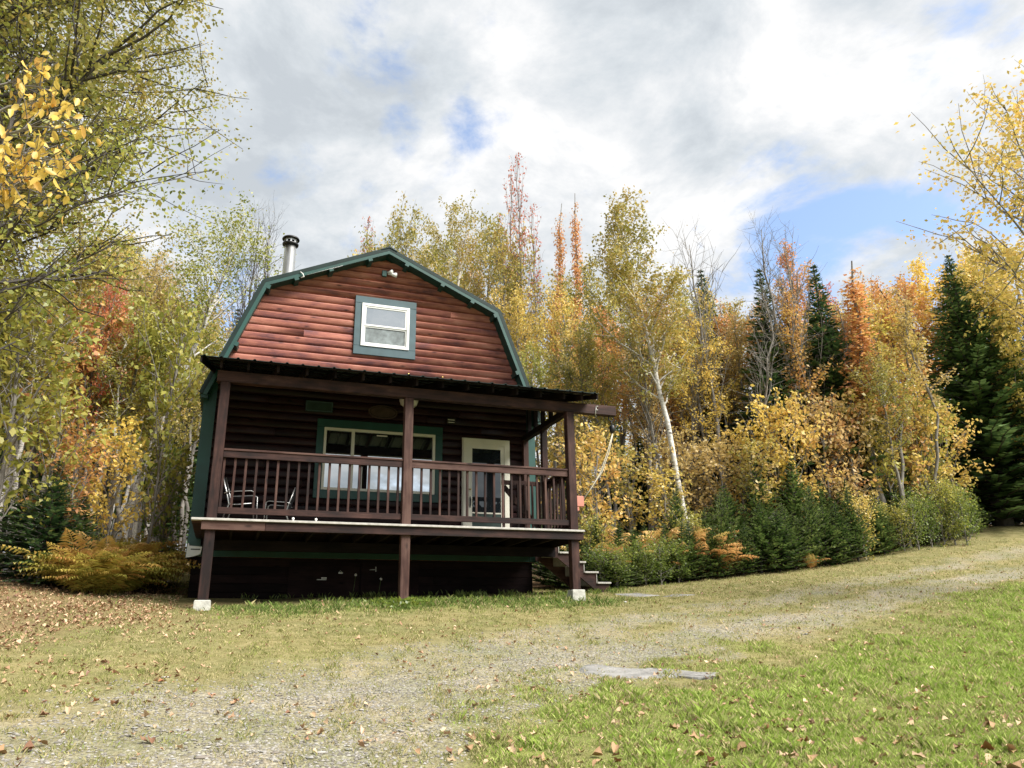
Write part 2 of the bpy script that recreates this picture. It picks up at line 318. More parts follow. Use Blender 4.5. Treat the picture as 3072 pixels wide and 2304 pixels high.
# ------------------------------------------------------------------ terrain
CTL = np.array([(-0.31,12.98,1.79),(2.77,12.98,1.90),(5.90,12.98,1.93),(-0.67,15.45,2.05),(6.08,15.45,2.17),(7.30,14.40,2.16),(0.00,0.00,0.00),(-1.05,5.20,0.75),(1.65,4.61,0.65),(3.95,3.22,0.70),(3.83,7.02,1.00),(11.92,9.11,1.82),(20.81,15.59,3.48),(22.81,17.91,4.32),(17.76,16.88,3.42),(15.72,16.52,3.06),(13.25,16.29,2.79),(10.20,15.79,2.44),(7.65,13.48,2.05),(-0.70,14.58,2.04),(-2.40,14.00,2.02),(-3.44,14.81,2.30),(0.50,7.38,0.99),(6.23,7.82,1.18),(-8.00,25.00,3.30),(3.00,30.00,3.90),(12.00,30.00,4.00),(25.00,32.00,5.20),(40.00,25.00,6.00),(40.00,45.00,8.00),(0.00,50.00,6.00),(-25.00,40.00,4.50),(-20.00,15.00,2.20),(-20.00,0.00,0.60),(0.00,-15.00,-1.20),(20.00,0.00,1.00),(25.00,8.00,2.20),(-20.00,-20.00,-0.80),(25.00,-15.00,0.20),(45.00,5.00,4.00)])
def _U(r2): return np.where(r2 > 1e-9, 0.5 * r2 * np.log(np.maximum(r2, 1e-9)), 0)
def _tps(C, lam=0.6):
    n = len(C); P = np.c_[np.ones(n), C[:, :2]]; d2 = ((C[:, None, :2] - C[None, :, :2]) ** 2).sum(-1)
    A = np.zeros((n + 3, n + 3)); A[:n, :n] = _U(d2) + lam * np.eye(n); A[:n, n:] = P; A[n:, :n] = P.T
    return np.linalg.solve(A, np.r_[C[:, 2], 0, 0, 0])
_W = _tps(CTL)
def hills(x, y, s, seed):
    """cheap smooth noise in -1..1 from a few rotated sines"""
    r = np.random.default_rng(seed); v = 0
    for i in range(7):
        a = r.uniform(0, 6.28); k = s * r.uniform(0.6, 1.9); v = v + np.sin((x * math.cos(a) + y * math.sin(a)) * k + r.uniform(0, 6.28))
    return v / 3.2
def zg(x, y):
    x = np.asarray(x, float); y = np.asarray(y, float)
    r = np.hypot(x - 8, y - 15); s = np.where(r > 45, 45 / np.maximum(r, 1e-6), 1); X = 8 + (x - 8) * s; Y = 15 + (y - 15) * s
    d2 = (X[..., None] - CTL[:, 0]) ** 2 + (Y[..., None] - CTL[:, 1]) ** 2
    z = _U(d2) @ _W[:len(CTL)] + _W[-3] + _W[-2] * X + _W[-1] * Y
    return z + 0.012 * hills(x, y, 2.6, 1) + 0.006 * hills(x, y, 7, 2)
def zg1(x, y): return float(zg(np.array([x]), np.array([y]))[0])
def polydist(x, y, pts):
    """signed distance-like value: distance to a polyline, and side (+ left of travel)"""
    best = np.full(np.shape(x), 1e9); side = np.zeros(np.shape(x))
    for (x0, y0), (x1, y1) in zip(pts[:-1], pts[1:]):
        dx, dy = x1 - x0, y1 - y0; t = np.clip(((x - x0) * dx + (y - y0) * dy) / (dx * dx + dy * dy), 0, 1)
        d = np.hypot(x - x0 - t * dx, y - y0 - t * dy); sg = np.sign(dx * (y - y0) - dy * (x - x0))
        side = np.where(d < best, sg, side); best = np.minimum(best, d)
    return best, side
def sstep(v, a, b): t = np.clip((v - a) / (b - a), 0, 1); return t * t * (3 - 2 * t)
P_GREEN = [(0.6, 2.5), (1.39, 4.71), (1.86, 5.44), (2.96, 6.52), (4.05, 6.41), (6.33, 7.95), (7.76, 8.34), (10.22, 9.03), (13.16, 10.03), (20, 11.5), (30, 13)]
P_RUT1 = [(-4, 3.4), (-1.09, 5.4), (-0.32, 6.16), (0.89, 7.32), (2.54, 8.66), (4.5, 9.84), (7.01, 10.92), (9.42, 11.66), (13.12, 13.21), (17.57, 14.6), (20.05, 15.05), (30, 17.5)]
P_RUT2 = [(-1.5, 3.6), (-0.24, 5.08), (0.74, 6.0), (2.07, 7.04), (3.68, 8.07), (5.33, 8.8), (7.36, 9.25), (9.47, 9.9), (12.0, 11.0), (15.53, 12.3), (20, 13.3), (30, 15)]
P_LIT = [(-6, 6.5), (-2.05, 9.28), (-1.38, 10.6), (-0.58, 12.3), (0.2, 13.6), (-0.9, 14.2), (-0.9, 16), (-1, 24)]
P_WOOD = [(-1.2, 40), (-1.2, 24), (-1.0, 15.2), (-2.6, 14.3), (-3.8, 14.7), (-8, 13), (-12, 5), (-14, -10)]
P_HEDGE = [(6.4, 24.5), (6.6, 17.2), (8, 16.0), (10.3, 15.8), (13.3, 16.3), (15.8, 16.6), (17.9, 17.0), (20.5, 17.7), (23, 18.3), (30, 19.5), (45, 22)]
def zones(x, y):
    n1 = hills(x, y, 1.5, 5); n2 = hills(x, y, 4.0, 6); n3 = hills(x, y, 9.0, 9)
    d, s = polydist(x, y, P_GREEN); sd_ = -d * s                                   # inside = right of travel
    green = sstep(sd_ + 0.45 * n1 + 0.34 * n2 + 0.2 * n3, -0.6, 0.9) * (0.72 + 0.28 * sstep(n2 + n1, -0.9, 0.3))
    d1, _ = polydist(x, y, P_RUT1); d2, _ = polydist(x, y, P_RUT2)
    near = sstep(np.hypot(x, y), 12, 5)
    w1 = 0.42 + 0.55 * near; w2 = 0.50 + 0.65 * near
    g1 = sstep(d1 + 0.22 * n2 + 0.14 * n3 + 0.1 * n1, w1 + 0.35, w1 - 0.35) * 0.8; g2 = sstep(d2 + 0.22 * n2 + 0.14 * n3, w2 + 0.38, w2 - 0.3)
    mid = sstep(np.minimum(d1, d2) + 0.25 * n1, 1.1, 0.2) * near * 0.7
    patch = sstep(hills(x, y, 2.3, 71) + 0.5 * n3, -0.5, 0.7)
    gravel = np.clip(np.maximum(np.maximum(g1, g2), mid) * (1 - 0.9 * green) * (0.62 + 0.38 * patch), 0, 1)
    d, s = polydist(x, y, P_LIT); lit = 0.85 * sstep(d * s + 0.35 * n1 + 0.3 * n2, -0.7, 1.3)
    dw, sw = polydist(x, y, P_WOOD); wood_ = sstep(-dw * sw + 0.15 * n2, -0.2, 0.4)
    dh, sh = polydist(x, y, P_HEDGE); hedge = sstep(dh * sh + 0.1 * n2, -0.1, 0.4)
    under = ((x > -0.7) & (x < 6.1) & (y > 13.4) & (y < 23.5)).astype(float)
    lush = sstep(np.hypot(np.maximum(np.abs(x - 3.2) - 2.6, 0) , (y - 12.7)) + 0.25 * n2, 1.3, 0.3)
    return green, gravel, lit, np.maximum(wood_, hedge), under, lush

def build_ground():
    def axis(a, b, lo, hi, st):
        mid = np.arange(lo, hi, st); out = [hi]; s = st
        while out[-1] < b: s *= 1.22; out.append(out[-1] + s)
        neg = [lo]; s = st
        while neg[-1] > a: s *= 1.22; neg.append(neg[-1] - s)
        return np.r_[np.array(neg[1:][::-1]), mid, np.array(out)]
    xs = axis(-180, 220, -7, 26, 0.17); ys = axis(-160, 240, 2, 20, 0.17)
    X, Y = np.meshgrid(xs, ys); Z = zg(X, Y); nx, ny = len(xs), len(ys)
    V = np.c_[X.ravel(), Y.ravel(), Z.ravel()]
    i = (np.arange(ny - 1)[:, None] * nx + np.arange(nx - 1)[None]).ravel(); F = np.c_[i, i + 1, i + nx + 1, i + nx]
    m, t, b = new_mat('ground_soil')
    at = {}
    for k in ('green', 'gravel', 'litter'):
        a = t.nodes.new('ShaderNodeAttribute'); a.attribute_name = k; at[k] = a.outputs['Fac']
    tc = t.nodes.new('ShaderNodeTexCoord')
    def nz(sc, det=6, ro=0.6):
        n = t.nodes.new('ShaderNodeTexNoise'); n.inputs['Scale'].default_value = sc; n.inputs['Detail'].default_value = det; n.inputs['Roughness'].default_value = ro
        L(t, tc.outputs['Object'], n.inputs['Vector']); return n.outputs[0]
    def mixc(f, a, b_):
        mx = t.nodes.new('ShaderNodeMix'); mx.data_type = 'RGBA'; L(t, f, mx.inputs[0])
        for i_, c in ((6, a), (7, b_)):
            if isinstance(c, tuple): mx.inputs[i_].default_value = c + (1,)
            else: L(t, c, mx.inputs[i_])
        return mx.outputs[2]
    dry = ramp(t, nz(5.5, 9, 0.7), [(0.3, (0.13, 0.12, 0.05)), (0.5, (0.235, 0.21, 0.10)), (0.7, (0.31, 0.275, 0.155))])
    grn = ramp(t, nz(7, 8, 0.7), [(0.3, (0.10, 0.135, 0.028)), (0.55, (0.19, 0.235, 0.058)), (0.75, (0.32, 0.30, 0.12))])
    vo = t.nodes.new('ShaderNodeTexVoronoi'); vo.inputs['Scale'].default_value = 34; L(t, tc.outputs['Object'], vo.inputs['Vector'])
    sp = t.nodes.new('ShaderNodeSeparateColor'); L(t, vo.outputs['Color'], sp.inputs[0])
    grv = ramp(t, sp.outputs[0], [(0.0, (0.21, 0.19, 0.155)), (0.5, (0.32, 0.295, 0.25)), (0.85, (0.40, 0.38, 0.335)), (1, (0.48, 0.46, 0.425))])
    grv = mixc(math_node(t, 'MULTIPLY', nz(3, 5), 0.55), grv, (0.22, 0.19, 0.12))
    lit = ramp(t, nz(18, 8, 0.75), [(0.3, (0.11, 0.07, 0.045)), (0.5, (0.21, 0.14, 0.085)), (0.7, (0.29, 0.205, 0.125))])
    c = mixc(at['green'], dry, grn); c = mixc(at['gravel'], c, grv); c = mixc(at['litter'], c, lit)
    fine = ramp(t, nz(55, 5, 0.75), [(0.32, (0.45, 0.45, 0.43)), (0.5, (0.95, 0.95, 0.95)), (0.68, (1.25, 1.25, 1.2))])
    mot = ramp(t, nz(1.3, 7, 0.65), [(0.35, (0.78, 0.84, 0.72)), (0.65, (1.12, 1.06, 1.0))])
    for q in (fine, mot):
        mm = t.nodes.new('ShaderNodeMix'); mm.data_type = 'RGBA'; mm.blend_type = 'MULTIPLY'; mm.inputs[0].default_value = 1; L(t, c, mm.inputs[6]); L(t, q, mm.inputs[7]); c = mm.outputs[2]
    L(t, c, b.inputs['Base Color']); b.inputs['Roughness'].default_value = 0.95; b.inputs['Specular IOR Level'].default_value = 0.15
    bp = t.nodes.new('ShaderNodeBump'); bp.inputs['Strength'].default_value = 0.6; bp.inputs['Distance'].default_value = 0.03
    hh = math_node(t, 'ADD', math_node(t, 'MULTIPLY', nz(26, 6, 0.7), 0.7), math_node(t, 'MULTIPLY', math_node(t, 'SUBTRACT', 0.5, vo.outputs['Distance']), at['gravel']))
    L(t, hh, bp.inputs['Height']); L(t, bp.outputs[0], b.inputs['Normal'])
    me = mesh_np('ground', V, F, m, True)
    g, gr, li, wd, un, lu = zones(V[:, 0], V[:, 1])
    for k, v in (('green', np.maximum(g * 0.9, lu * 0.5)), ('gravel', gr * (1 - wd)), ('litter', np.clip(np.maximum(li * 0.85, wd) + 0 * un, 0, 1))):
        a = me.attributes.new(k, 'FLOAT', 'POINT'); a.data.foreach_set('value', v.astype(np.float32))
    o = link('ground', me); tag(o, 'sloping yard of lawn, gravel track and leaf litter', None, None, 'structure')
    return o
build_ground()

# ------------------------------------------------------------------ the cabin
CX = 2.705
ROOT = (CX, 15.45, 2.1)
cabin = link('log_cabin', None, None, ROOT); cabin.empty_display_size = 0.3
tag(cabin, 'red log-sided cabin with green gambrel roof trim and a raised front porch', 'cabin')
YW, YF, YB = 15.45, 12.9, 23.0          # wall plane, porch front plane, back wall
XL, XR = -0.67, 6.08
DECK = 3.155
def part(name, mb, mat, parent=None, label=None): return mb.build(name, mat, parent or cabin, ROOT, label)
def copies(name, me, spots, parent, rot=None):
    """one object per spot (world position), sharing the mesh"""
    for p in spots: link(name, me, parent, (p[0] - ROOT[0], p[1] - ROOT[1], p[2] - ROOT[2]), rot)

# roof profile (outer), and inner clip for the gable logs
PROF = [(-0.80, 5.83), (0.155, 8.32), (CX, 9.47), (2 * CX - 0.155, 8.32), (2 * CX + 0.80, 5.83)]
def wall_xl(z):
    if z < 5.6: return XL + 0.02
    if z < 8.25: return max(XL + 0.02, -0.69 + (z - 5.80) * (0.93 / 2.45))
    return 0.24 + (z - 8.25) * (CX - 0.24) / (9.40 - 8.25)
LOGP = [(0.012, 0.0), (-0.014, 0.02), (-0.036, 0.09), (-0.044, 0.25), (-0.046, 0.5), (-0.044, 0.75), (-0.036, 0.91), (-0.014, 0.98), (0.012, 1.0)]
def log_front(x0, x1, z0, h, clip=False):
    V = []; k = len(LOGP)
    for y, f in LOGP:
        z = z0 + f * h; a, b = x0, x1
        if clip: a = max(x0, wall_xl(z)); b = min(x1, 2 * CX - wall_xl(z))
        V += [(a, YW + y, z), (b, YW + y, z)]
    F = [(2 * i, 2 * i + 1, 2 * i + 3, 2 * i + 2) for i in range(k - 1)]
    F += [tuple(2 * i for i in range(k))[::-1], tuple(2 * i + 1 for i in range(k))]
    mb = MB(); mb.add(V, F); mb.sm = [True] * (k - 1) + [False, False]; return mb
mb = MB()                                   # sheathing behind the logs
half = [(wall_xl(z), z) for z in (2.8, 5.6, 8.25, 9.40)]
mb.prism(half + [(2 * CX - x, z) for x, z in half[::-1][1:]], YW + 0.014, YW + 0.12)
fw = part('front_wall', mb, MT['siding'])
CH = 0.1655; z = 3.0; i = 0; rr = random.Random(4)
while z < 9.33:
    h = CH - 0.002; zt = z + h
    a = wall_xl(z); b = 2 * CX - a
    js = []
    if z < 6.3: js = [rr.uniform(0.3, 2.0), rr.uniform(3.2, 5.2)] if i % 2 else [rr.uniform(1.6, 4.0)]
    elif b - a > 2.6 and i % 5 == 1: js = [rr.uniform(a + 0.8, b - 0.8)]
    xs_ = [a] + sorted(js) + [b]
    for u, v in zip(xs_[:-1], xs_[1:]):
        if v - u < 0.25: continue
        m_ = log_front(u + (0.001 if u > a else 0), v - (0.001 if v < b else 0), z, h, z > 5.4)
        if zt > 9.36: continue
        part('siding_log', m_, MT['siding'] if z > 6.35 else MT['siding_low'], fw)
    z += CH; i += 1
# side and back walls
def side_wall(name, x, sg):
    mb = MB(); mb.box(min(x, x - sg * 0.1), max(x, x - sg * 0.1), YW + 0.13, YB, 2.8, 6.2); wl = part(name, mb, MT['siding_y'])
    V = []; k = len(LOGP)
    for y, f in LOGP: V += [(-sg * y, 0, f * (CH - 0.002)), (-sg * y, YB - YW - 0.02, f * (CH - 0.002))]
    F = [(2 * i, 2 * i + 1, 2 * i + 3, 2 * i + 2) for i in range(k - 1)] + [tuple(2 * i for i in range(k)), tuple(2 * i + 1 for i in range(k))[::-1]]
    m2 = MB(); m2.add(V, F); m2.sm = [True] * (k - 1) + [False, False]; me = m2.mesh('siding_log', MT['siding_y'])
    copies('siding_log', me, [(x + sg * 0.013, YW + 0.01, 3.0 + j * CH) for j in range(18)], wl)
side_wall('left_wall', XL + 0.02, -1); side_wall('right_wall', XR - 0.02, 1)
mb = MB(); mb.prism(half + [(2 * CX - x, z_) for x, z_ in half[::-1][1:]], YB, YB + 0.1); bw = part('back_wall', mb, MT['siding'])
m2 = MB()
mb = MB()
for x0, x1, y0, y1 in ((XL - 0.03, XL + 0.16, YW - 0.062, YW - 0.02),):
    part('corner_trim', MB().box(XL - 0.03, XL + 0.165, YW - 0.075, YW - 0.046, 2.83, 6.3), MT['green'])
    part('corner_trim', MB().box(XL - 0.062, XL - 0.0305, YW - 0.075, YW + 0.11, 2.83, 5.9), MT['green'])
    part('corner_trim', MB().box(XR - 0.12, XR + 0.03, YW - 0.075, YW - 0.046, 2.83, 6.3), MT['green'])
    part('corner_trim', MB().box(XR + 0.0305, XR + 0.062, YW - 0.075, YW + 0.11, 2.83, 5.9), MT['green'])
# skirt board and basement
part('skirt_board', MB().box(XL - 0.07, XR + 0.07, YW - 0.05, YW - 0.02, 2.80, 2.998).box(XL - 0.07, XL - 0.03, YW - 0.019, YB, 2.80, 2.998).box(XR + 0.03, XR + 0.07, YW - 0.019, YB, 2.80, 2.998), MT['green'])
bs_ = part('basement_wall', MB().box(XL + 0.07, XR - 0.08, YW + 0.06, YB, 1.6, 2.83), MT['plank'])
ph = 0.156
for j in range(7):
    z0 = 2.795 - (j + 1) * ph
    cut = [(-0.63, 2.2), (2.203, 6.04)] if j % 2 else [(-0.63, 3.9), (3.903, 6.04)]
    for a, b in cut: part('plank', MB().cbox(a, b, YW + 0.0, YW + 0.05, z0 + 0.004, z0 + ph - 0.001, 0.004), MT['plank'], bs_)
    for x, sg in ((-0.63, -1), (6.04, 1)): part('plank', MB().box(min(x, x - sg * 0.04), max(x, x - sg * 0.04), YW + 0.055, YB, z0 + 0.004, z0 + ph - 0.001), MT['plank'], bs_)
# double basement door hardware
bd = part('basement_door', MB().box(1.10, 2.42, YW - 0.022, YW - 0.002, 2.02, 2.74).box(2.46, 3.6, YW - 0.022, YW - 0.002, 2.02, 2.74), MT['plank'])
hw = plain('pale_galvanised_hardware', (0.5, 0.5, 0.48), 0.45, 0.3, 0.2, 30)
part('hinge', MB().box(1.62, 1.80, YW - 0.030, YW - 0.0225, 2.40, 2.415).box(1.70, 1.80, YW - 0.036, YW - 0.0305, 2.425, 2.45), hw, bd)
part('hasp', MB().box(2.02, 2.10, YW - 0.036, YW - 0.0225, 2.52, 2.55).tube([(2.03, YW - .04, 2.55), (2.05, YW - .045, 2.58), (2.08, YW - .04, 2.55)], 0.006, 6), hw, bd)
part('pull_handle', MB().tube([(2.62, YW - .03, 2.60), (2.62, YW - .06, 2.60), (2.74, YW - .06, 2.605), (2.74, YW - .03, 2.605)], 0.008, 6).box(2.73, 2.745, YW - .04, YW - .0225, 2.57, 2.66), hw, bd)

# main roof
def offs(P, d):
    """polyline moved inwards (downwards) by d"""
    out = []
    for i, p in enumerate(P):
        ns = []
        for a, b in ((i - 1, i), (i, i + 1)):
            if a < 0 or b >= len(P): continue
            dx, dz = P[b][0] - P[a][0], P[b][1] - P[a][1]; l = math.hypot(dx, dz); ns.append((dz / l, -dx / l))
        nx, nz = sum(n[0] for n in ns) / len(ns), sum(n[1] for n in ns) / len(ns); k = nx * nx + nz * nz
        out.append((p[0] + nx * d / k, p[1] + nz * d / k))
    return out
YR0, YR1 = 15.10, 23.35
INN = offs(PROF, 0.055); SOF = offs(PROF, 0.11)
for i in range(4):
    a, b = PROF[i], PROF[i + 1]; ai, bi = INN[i], INN[i + 1]
    mb = MB(); mb.prism([a, b, bi, ai], YR0, YR1)
    dx, dz = b[0] - a[0], b[1] - a[1]; l = math.hypot(dx, dz); n = (-dz / l, dx / l)
    for j in range(37):
        y = YR0 + 0.012 + j * 0.2275
        mb.obox((a[0] + n[0] * .012, y, a[1] + n[1] * .012), (b[0] + n[0] * .012, y, b[1] + n[1] * .012), (0, 0.011, 0), (n[0] * 0.014, 0, n[1] * 0.014))
    rs = part('roof_slope', mb, MT['metal_roof'])
    s0, s1 = SOF[i], SOF[i + 1]
    part('soffit', MB().prism([ai, bi, s1, s0], YR0 + 0.035, YW + 0.1), MT['green'], rs)
    part('soffit', MB().prism([ai, bi, s1, s0], YB - 0.1, YR1 - 0.03), MT['green'], rs)
    part('rake_board', MB().prism([ai, bi, offs(PROF, .125)[i + 1], offs(PROF, .125)[i]], YR0 + 0.004, YR0 + 0.033), MT['green'], rs)
    fr = {0: (0.45, 0.985), 1: (0.22, 0.5, 0.83), 2: (0.17, 0.5, 0.78), 3: (0.015, 0.55)}[i]
    for f in fr:
        p = (s0[0] + (s1[0] - s0[0]) * f, s0[1] + (s1[1] - s0[1]) * f); tx, tz = dx / l * 0.045, dz / l * 0.045
        q = (p[0] - n[0] * 0.035, p[1] - n[1] * 0.035)
        part('lookout', MB().obox((q[0], YR0 - 0.004, q[1]), (q[0], YW - 0.03, q[1]), (tx, 0, tz), (n[0] * 0.037, 0, n[1] * 0.037)), MT['green'], rs)
part('ridge_cap', MB().prism([(CX - 0.17, 9.40), (CX - 0.17, 9.425), (CX, 9.503), (CX + 0.17, 9.425), (CX + 0.17, 9.40), (CX, 9.475)], YR0 - 0.015, YR1), MT['metal_roof'])
for x in (PROF[0][0], PROF[4][0]):
    s = -1 if x < CX else 1
    part('eave_board', MB().box(min(x - s * .02, x - s * .14), max(x - s * .02, x - s * .14), YR0 + .04, YR1, 5.745, 5.82), MT['green'])

# gable window
def window_parts(root_name, X0, X1, Z0, Z1, fx0, fx1, fz0, fz1, tmat, fmat, label=None):
    y = YW
    tw = fz0 - Z0
    root = part(root_name, MB().box(fx0, fx1, y - 0.055, y - 0.047, fz0, fz1), MT['black'], None, label)
    tt = Z1 - fz1
    part('trim_board', MB().cbox(X0, X1, y - 0.085, y - 0.045, fz1 + 0.002, Z1, 0.004), tmat, root)
    part('trim_board', MB().cbox(X0, X1, y - 0.085, y - 0.045, Z0, fz0 - 0.002, 0.004), tmat, root)
    part('trim_board', MB().cbox(X0, fx0 - 0.002, y - 0.083, y - 0.045, fz0, fz1, 0.004), tmat, root)
    part('trim_board', MB().cbox(fx1 + 0.002, X1, y - 0.083, y - 0.045, fz0, fz1, 0.004), tmat, root)
    return root
def frame_ring(mb, x0, x1, z0, z1, wd, y0, y1):
    mb.box(x0, x1, y0, y1, z1 - wd, z1); mb.box(x0, x1, y0, y1, z0, z0 + wd); mb.box(x0, x0 + wd, y0, y1, z0 + wd, z1 - wd); mb.box(x1 - wd, x1, y0, y1, z0 + wd, z1 - wd); return mb
gw = window_parts('gable_window', 2.065, 3.398, 7.033, 8.366, 2.212, 3.248, 7.226, 8.204, MT['teal'], MT['white'])
part('window_frame', frame_ring(MB(), 2.212, 3.248, 7.226, 8.204, 0.055, YW - 0.105, YW - 0.05), MT['white'], gw)
up = part('upper_sash', frame_ring(MB(), 2.268, 3.192, 7.69, 8.148, 0.035, YW - 0.092, YW - 0.06), MT['white'], gw)
part('glass_pane', MB().box(2.303, 3.157, YW - 0.072, YW - 0.068, 7.725, 8.113), MT['glass_up'], gw)
lo = part('lower_sash', frame_ring(MB(), 2.268, 3.192, 7.282, 7.688, 0.03, YW - 0.075, YW - 0.05), MT['white'], gw)
part('insect_screen', MB().box(2.299, 3.161, YW - 0.062, YW - 0.058, 7.313, 7.64), MT['screen'], gw)
part('glass_pane', MB().box(2.299, 3.161, YW - 0.0575, YW - 0.0555, 7.641, 7.657), MT['glass_dark'], gw)
# porch window: slider with two side lights
pw = window_parts('porch_window', 1.437, 4.037, 3.96, 5.565, 1.58, 3.873, 4.125, 5.39, MT['green'], MT['cream'])
mb = frame_ring(MB(), 1.58, 3.873, 4.125, 5.39, 0.05, YW - 0.10, YW - 0.05)
for x in (2.16, 3.29): mb.box(x - 0.03, x + 0.03, YW - 0.099, YW - 0.05, 4.176, 5.339)
part('window_frame', mb, MT['cream'], pw)
for a, b, yy in ((1.631, 2.129, 0.06), (2.191, 3.259, 0.066), (3.321, 3.822, 0.06)):
    part('glass_pane', MB().box(a, b, YW - yy - 0.004, YW - yy, 4.176, 5.339), MT['glass'], pw)
part('sash_stile', MB().box(2.36, 2.375, YW - 0.085, YW - 0.0705, 4.18, 4.62), MT['cream'], pw)
part('price_sticker', MB().box(2.64, 2.86, YW - 0.0725, YW - 0.0705, 5.28, 5.305), MT['cream'], pw)
# door
door = part('storm_door', MB().box(4.655, 5.365, YW - 0.062, YW - 0.05, DECK + 0.02, 5.245), MT['green'])
mb = MB(); mb.box(4.493, 5.521, YW - 0.10, YW - 0.045, 5.245, 5.362); mb.box(4.493, 4.60, YW - 0.10, YW - 0.045, DECK + 0.005, 5.245); mb.box(5.414, 5.521, YW - 0.10, YW - 0.045, DECK + 0.005, 5.245)
mb.box(4.47, 4.492, YW - 0.07, YW - 0.045, DECK + .005, 5.385); mb.box(5.522, 5.545, YW - 0.07, YW - 0.045, DECK + .005, 5.385); mb.box(4.493, 5.521, YW - .07, YW - .045, 5.363, 5.385)
part('door_casing', mb, MT['cream'], door)
mb = MB(); mb.box(4.602, 4.69, YW - 0.086, YW - 0.063, DECK + 0.02, 5.243); mb.box(5.33, 5.412, YW - 0.086, YW - 0.063, DECK + 0.02, 5.243); mb.box(4.69, 5.33, YW - 0.086, YW - 0.063, 5.16, 5.243); mb.box(4.69, 5.33, YW - 0.084, YW - 0.063, 3.77, 3.80); mb.box(4.69, 5.33, YW - .084, YW - .063, DECK + .02, DECK + .10)
part('door_frame', mb, MT['cream'], door)
part('glass_pane', MB().box(4.69, 5.33, YW - 0.075, YW - 0.070, 3.80, 5.16), MT['glass_dark'], door)
part('kick_panel', MB().box(4.69, 5.33, YW - 0.078, YW - 0.070, DECK + 0.10, 3.77), MT['sign'], door)
part('door_knob', MB().lathe([(0.0, 0.0), (0.02, 0.002), (0.024, 0.015), (0.012, 0.026), (0, 0.03)], (4.646, YW - 0.10, 4.26), 12), MT['brass'], door)
part('door_handle', MB().tube([(4.645, YW - .087, 4.10), (4.645, YW - .125, 4.07), (4.645, YW - .125, 3.94), (4.645, YW - .087, 3.91)], 0.011, 6).box(4.632, 4.658, YW - .092, YW - .0865, 3.89, 4.12), MT['iron'], door)

# porch deck
deck = part('porch_deck', MB().box(-0.44, 6.04, YW - 0.09, YW - 0.0515, 2.93, DECK - 0.037), MT['dark_x'])
y = YF - 0.085; n = 0
while y < YW - 0.06:
    y1 = min(y + 0.138, YW - 0.052)
    x0, x1 = -0.595, 6.057
    part('deck_board', MB().cbox(x0 + random.uniform(-.006, .006), x1, y, y1, DECK - 0.036, DECK, 0.004), MT['edge'] if n == 0 else MT['pw_x'], deck, 'pale weathered front edge board' if n == 0 else None)
    y += 0.145; n += 1
part('rim_board', MB().cbox(-0.445, 0.498, YF - 0.045, YF - 0.005, 2.98, DECK - 0.0385, 0.004), MT['pw_x'], deck)
part('rim_board', MB().cbox(0.502, 6.045, YF - 0.045, YF - 0.005, 2.98, DECK - 0.0385, 0.004), MT['pw_x'], deck)
jm = MB().box(-0.02, 0.02, YF, YW - 0.095, 2.975, DECK - 0.0375).mesh('joist', MT['dark_y'])
for x in [-0.42] + [0.0 + 0.42 * j for j in range(14)] + [6.02]: link('joist', jm, deck, (x - ROOT[0], -ROOT[1], -ROOT[2]))
part('ledger_beam', MB().box(-0.44, 6.04, YF + 1.28, YF + 1.36, 2.80, 2.972), MT['dark_x'], deck)
# posts
PX = (-0.31, 2.775, 5.895); PB = (1.93, 1.80, 2.11); BEAM0, BEAM1 = 5.405, 5.595
pt = 0.077
for x, zb in zip(PX, PB):
    part('porch_post', MB().cbox(x - pt, x + pt, YF + 0.003, YF + 0.157, zb, BEAM0 - 0.002, 0.008), MT['pw_z'])
for yy in (14.27,): part('porch_post', MB().cbox(5.895 - 0.06, 5.895 + 0.06, yy - .055, yy + .055, DECK - 0.036, BEAM0 - 0.002, 0.006), MT['pw_z'])
part('porch_post', MB().cbox(5.895 - 0.075, 5.895 + 0.045, YW - .20, YW - .085, DECK - 0.036, BEAM0 - 0.002, 0.006), MT['pw_z'])
for (a, b, top, bot) in ((-0.427, -0.192, 1.928, 1.45), (5.795, 6.032, 2.108, 1.55), (2.66, 2.89, 1.80, 1.4)):
    mb = MB(); V = []
    for zz, e in ((bot, 0.02), (top - 0.012, 0.0), (top, -0.012)):
        V += [(a - e, YF - 0.035 - e, zz), (b + e, YF - 0.035 - e, zz), (b + e, YF + 0.20 + e, zz), (a - e, YF + 0.20 + e, zz)]
    F = [(0, 1, 5, 4), (1, 2, 6, 5), (2, 3, 7, 6), (3, 0, 4, 7), (4, 5, 9, 8), (5, 6, 10, 9), (6, 7, 11, 10), (7, 4, 8, 11), (8, 9, 10, 11), (3, 2, 1, 0)]
    mb.add(V, F); part('concrete_pier', mb, MT['concrete'])
# beams
part('porch_beam', MB().cbox(-0.45, 6.885, YF + 0.01, YF + 0.15, BEAM0, BEAM1, 0.006), MT['pw_x'])
sb = part('side_beam', MB().cbox(5.83, 5.95, YF + 0.16, YW - 0.055, BEAM0 - 0.02, BEAM0 + 0.10, 0.006), MT['dark_y'])
RZF, RZW = 5.685, 6.43; YE = 12.50           # porch roof: front edge height, wall line height, front edge y
def rz(y): return RZF + (y - YE) * (RZW - RZF) / (YW - YE)
for yy in (13.45, 13.85, 14.27, 14.68, 15.05): part('stud', MB().box(5.85, 5.93, yy - 0.03, yy + 0.03, BEAM0 + 0.102, rz(yy) - 0.15), MT['dark_y'], sb)
sb2 = part('side_beam', MB().cbox(-0.37, -0.25, YF + 0.16, YW - 0.08, BEAM0 - 0.02, BEAM0 + 0.10, 0.006), MT['dark_y'])
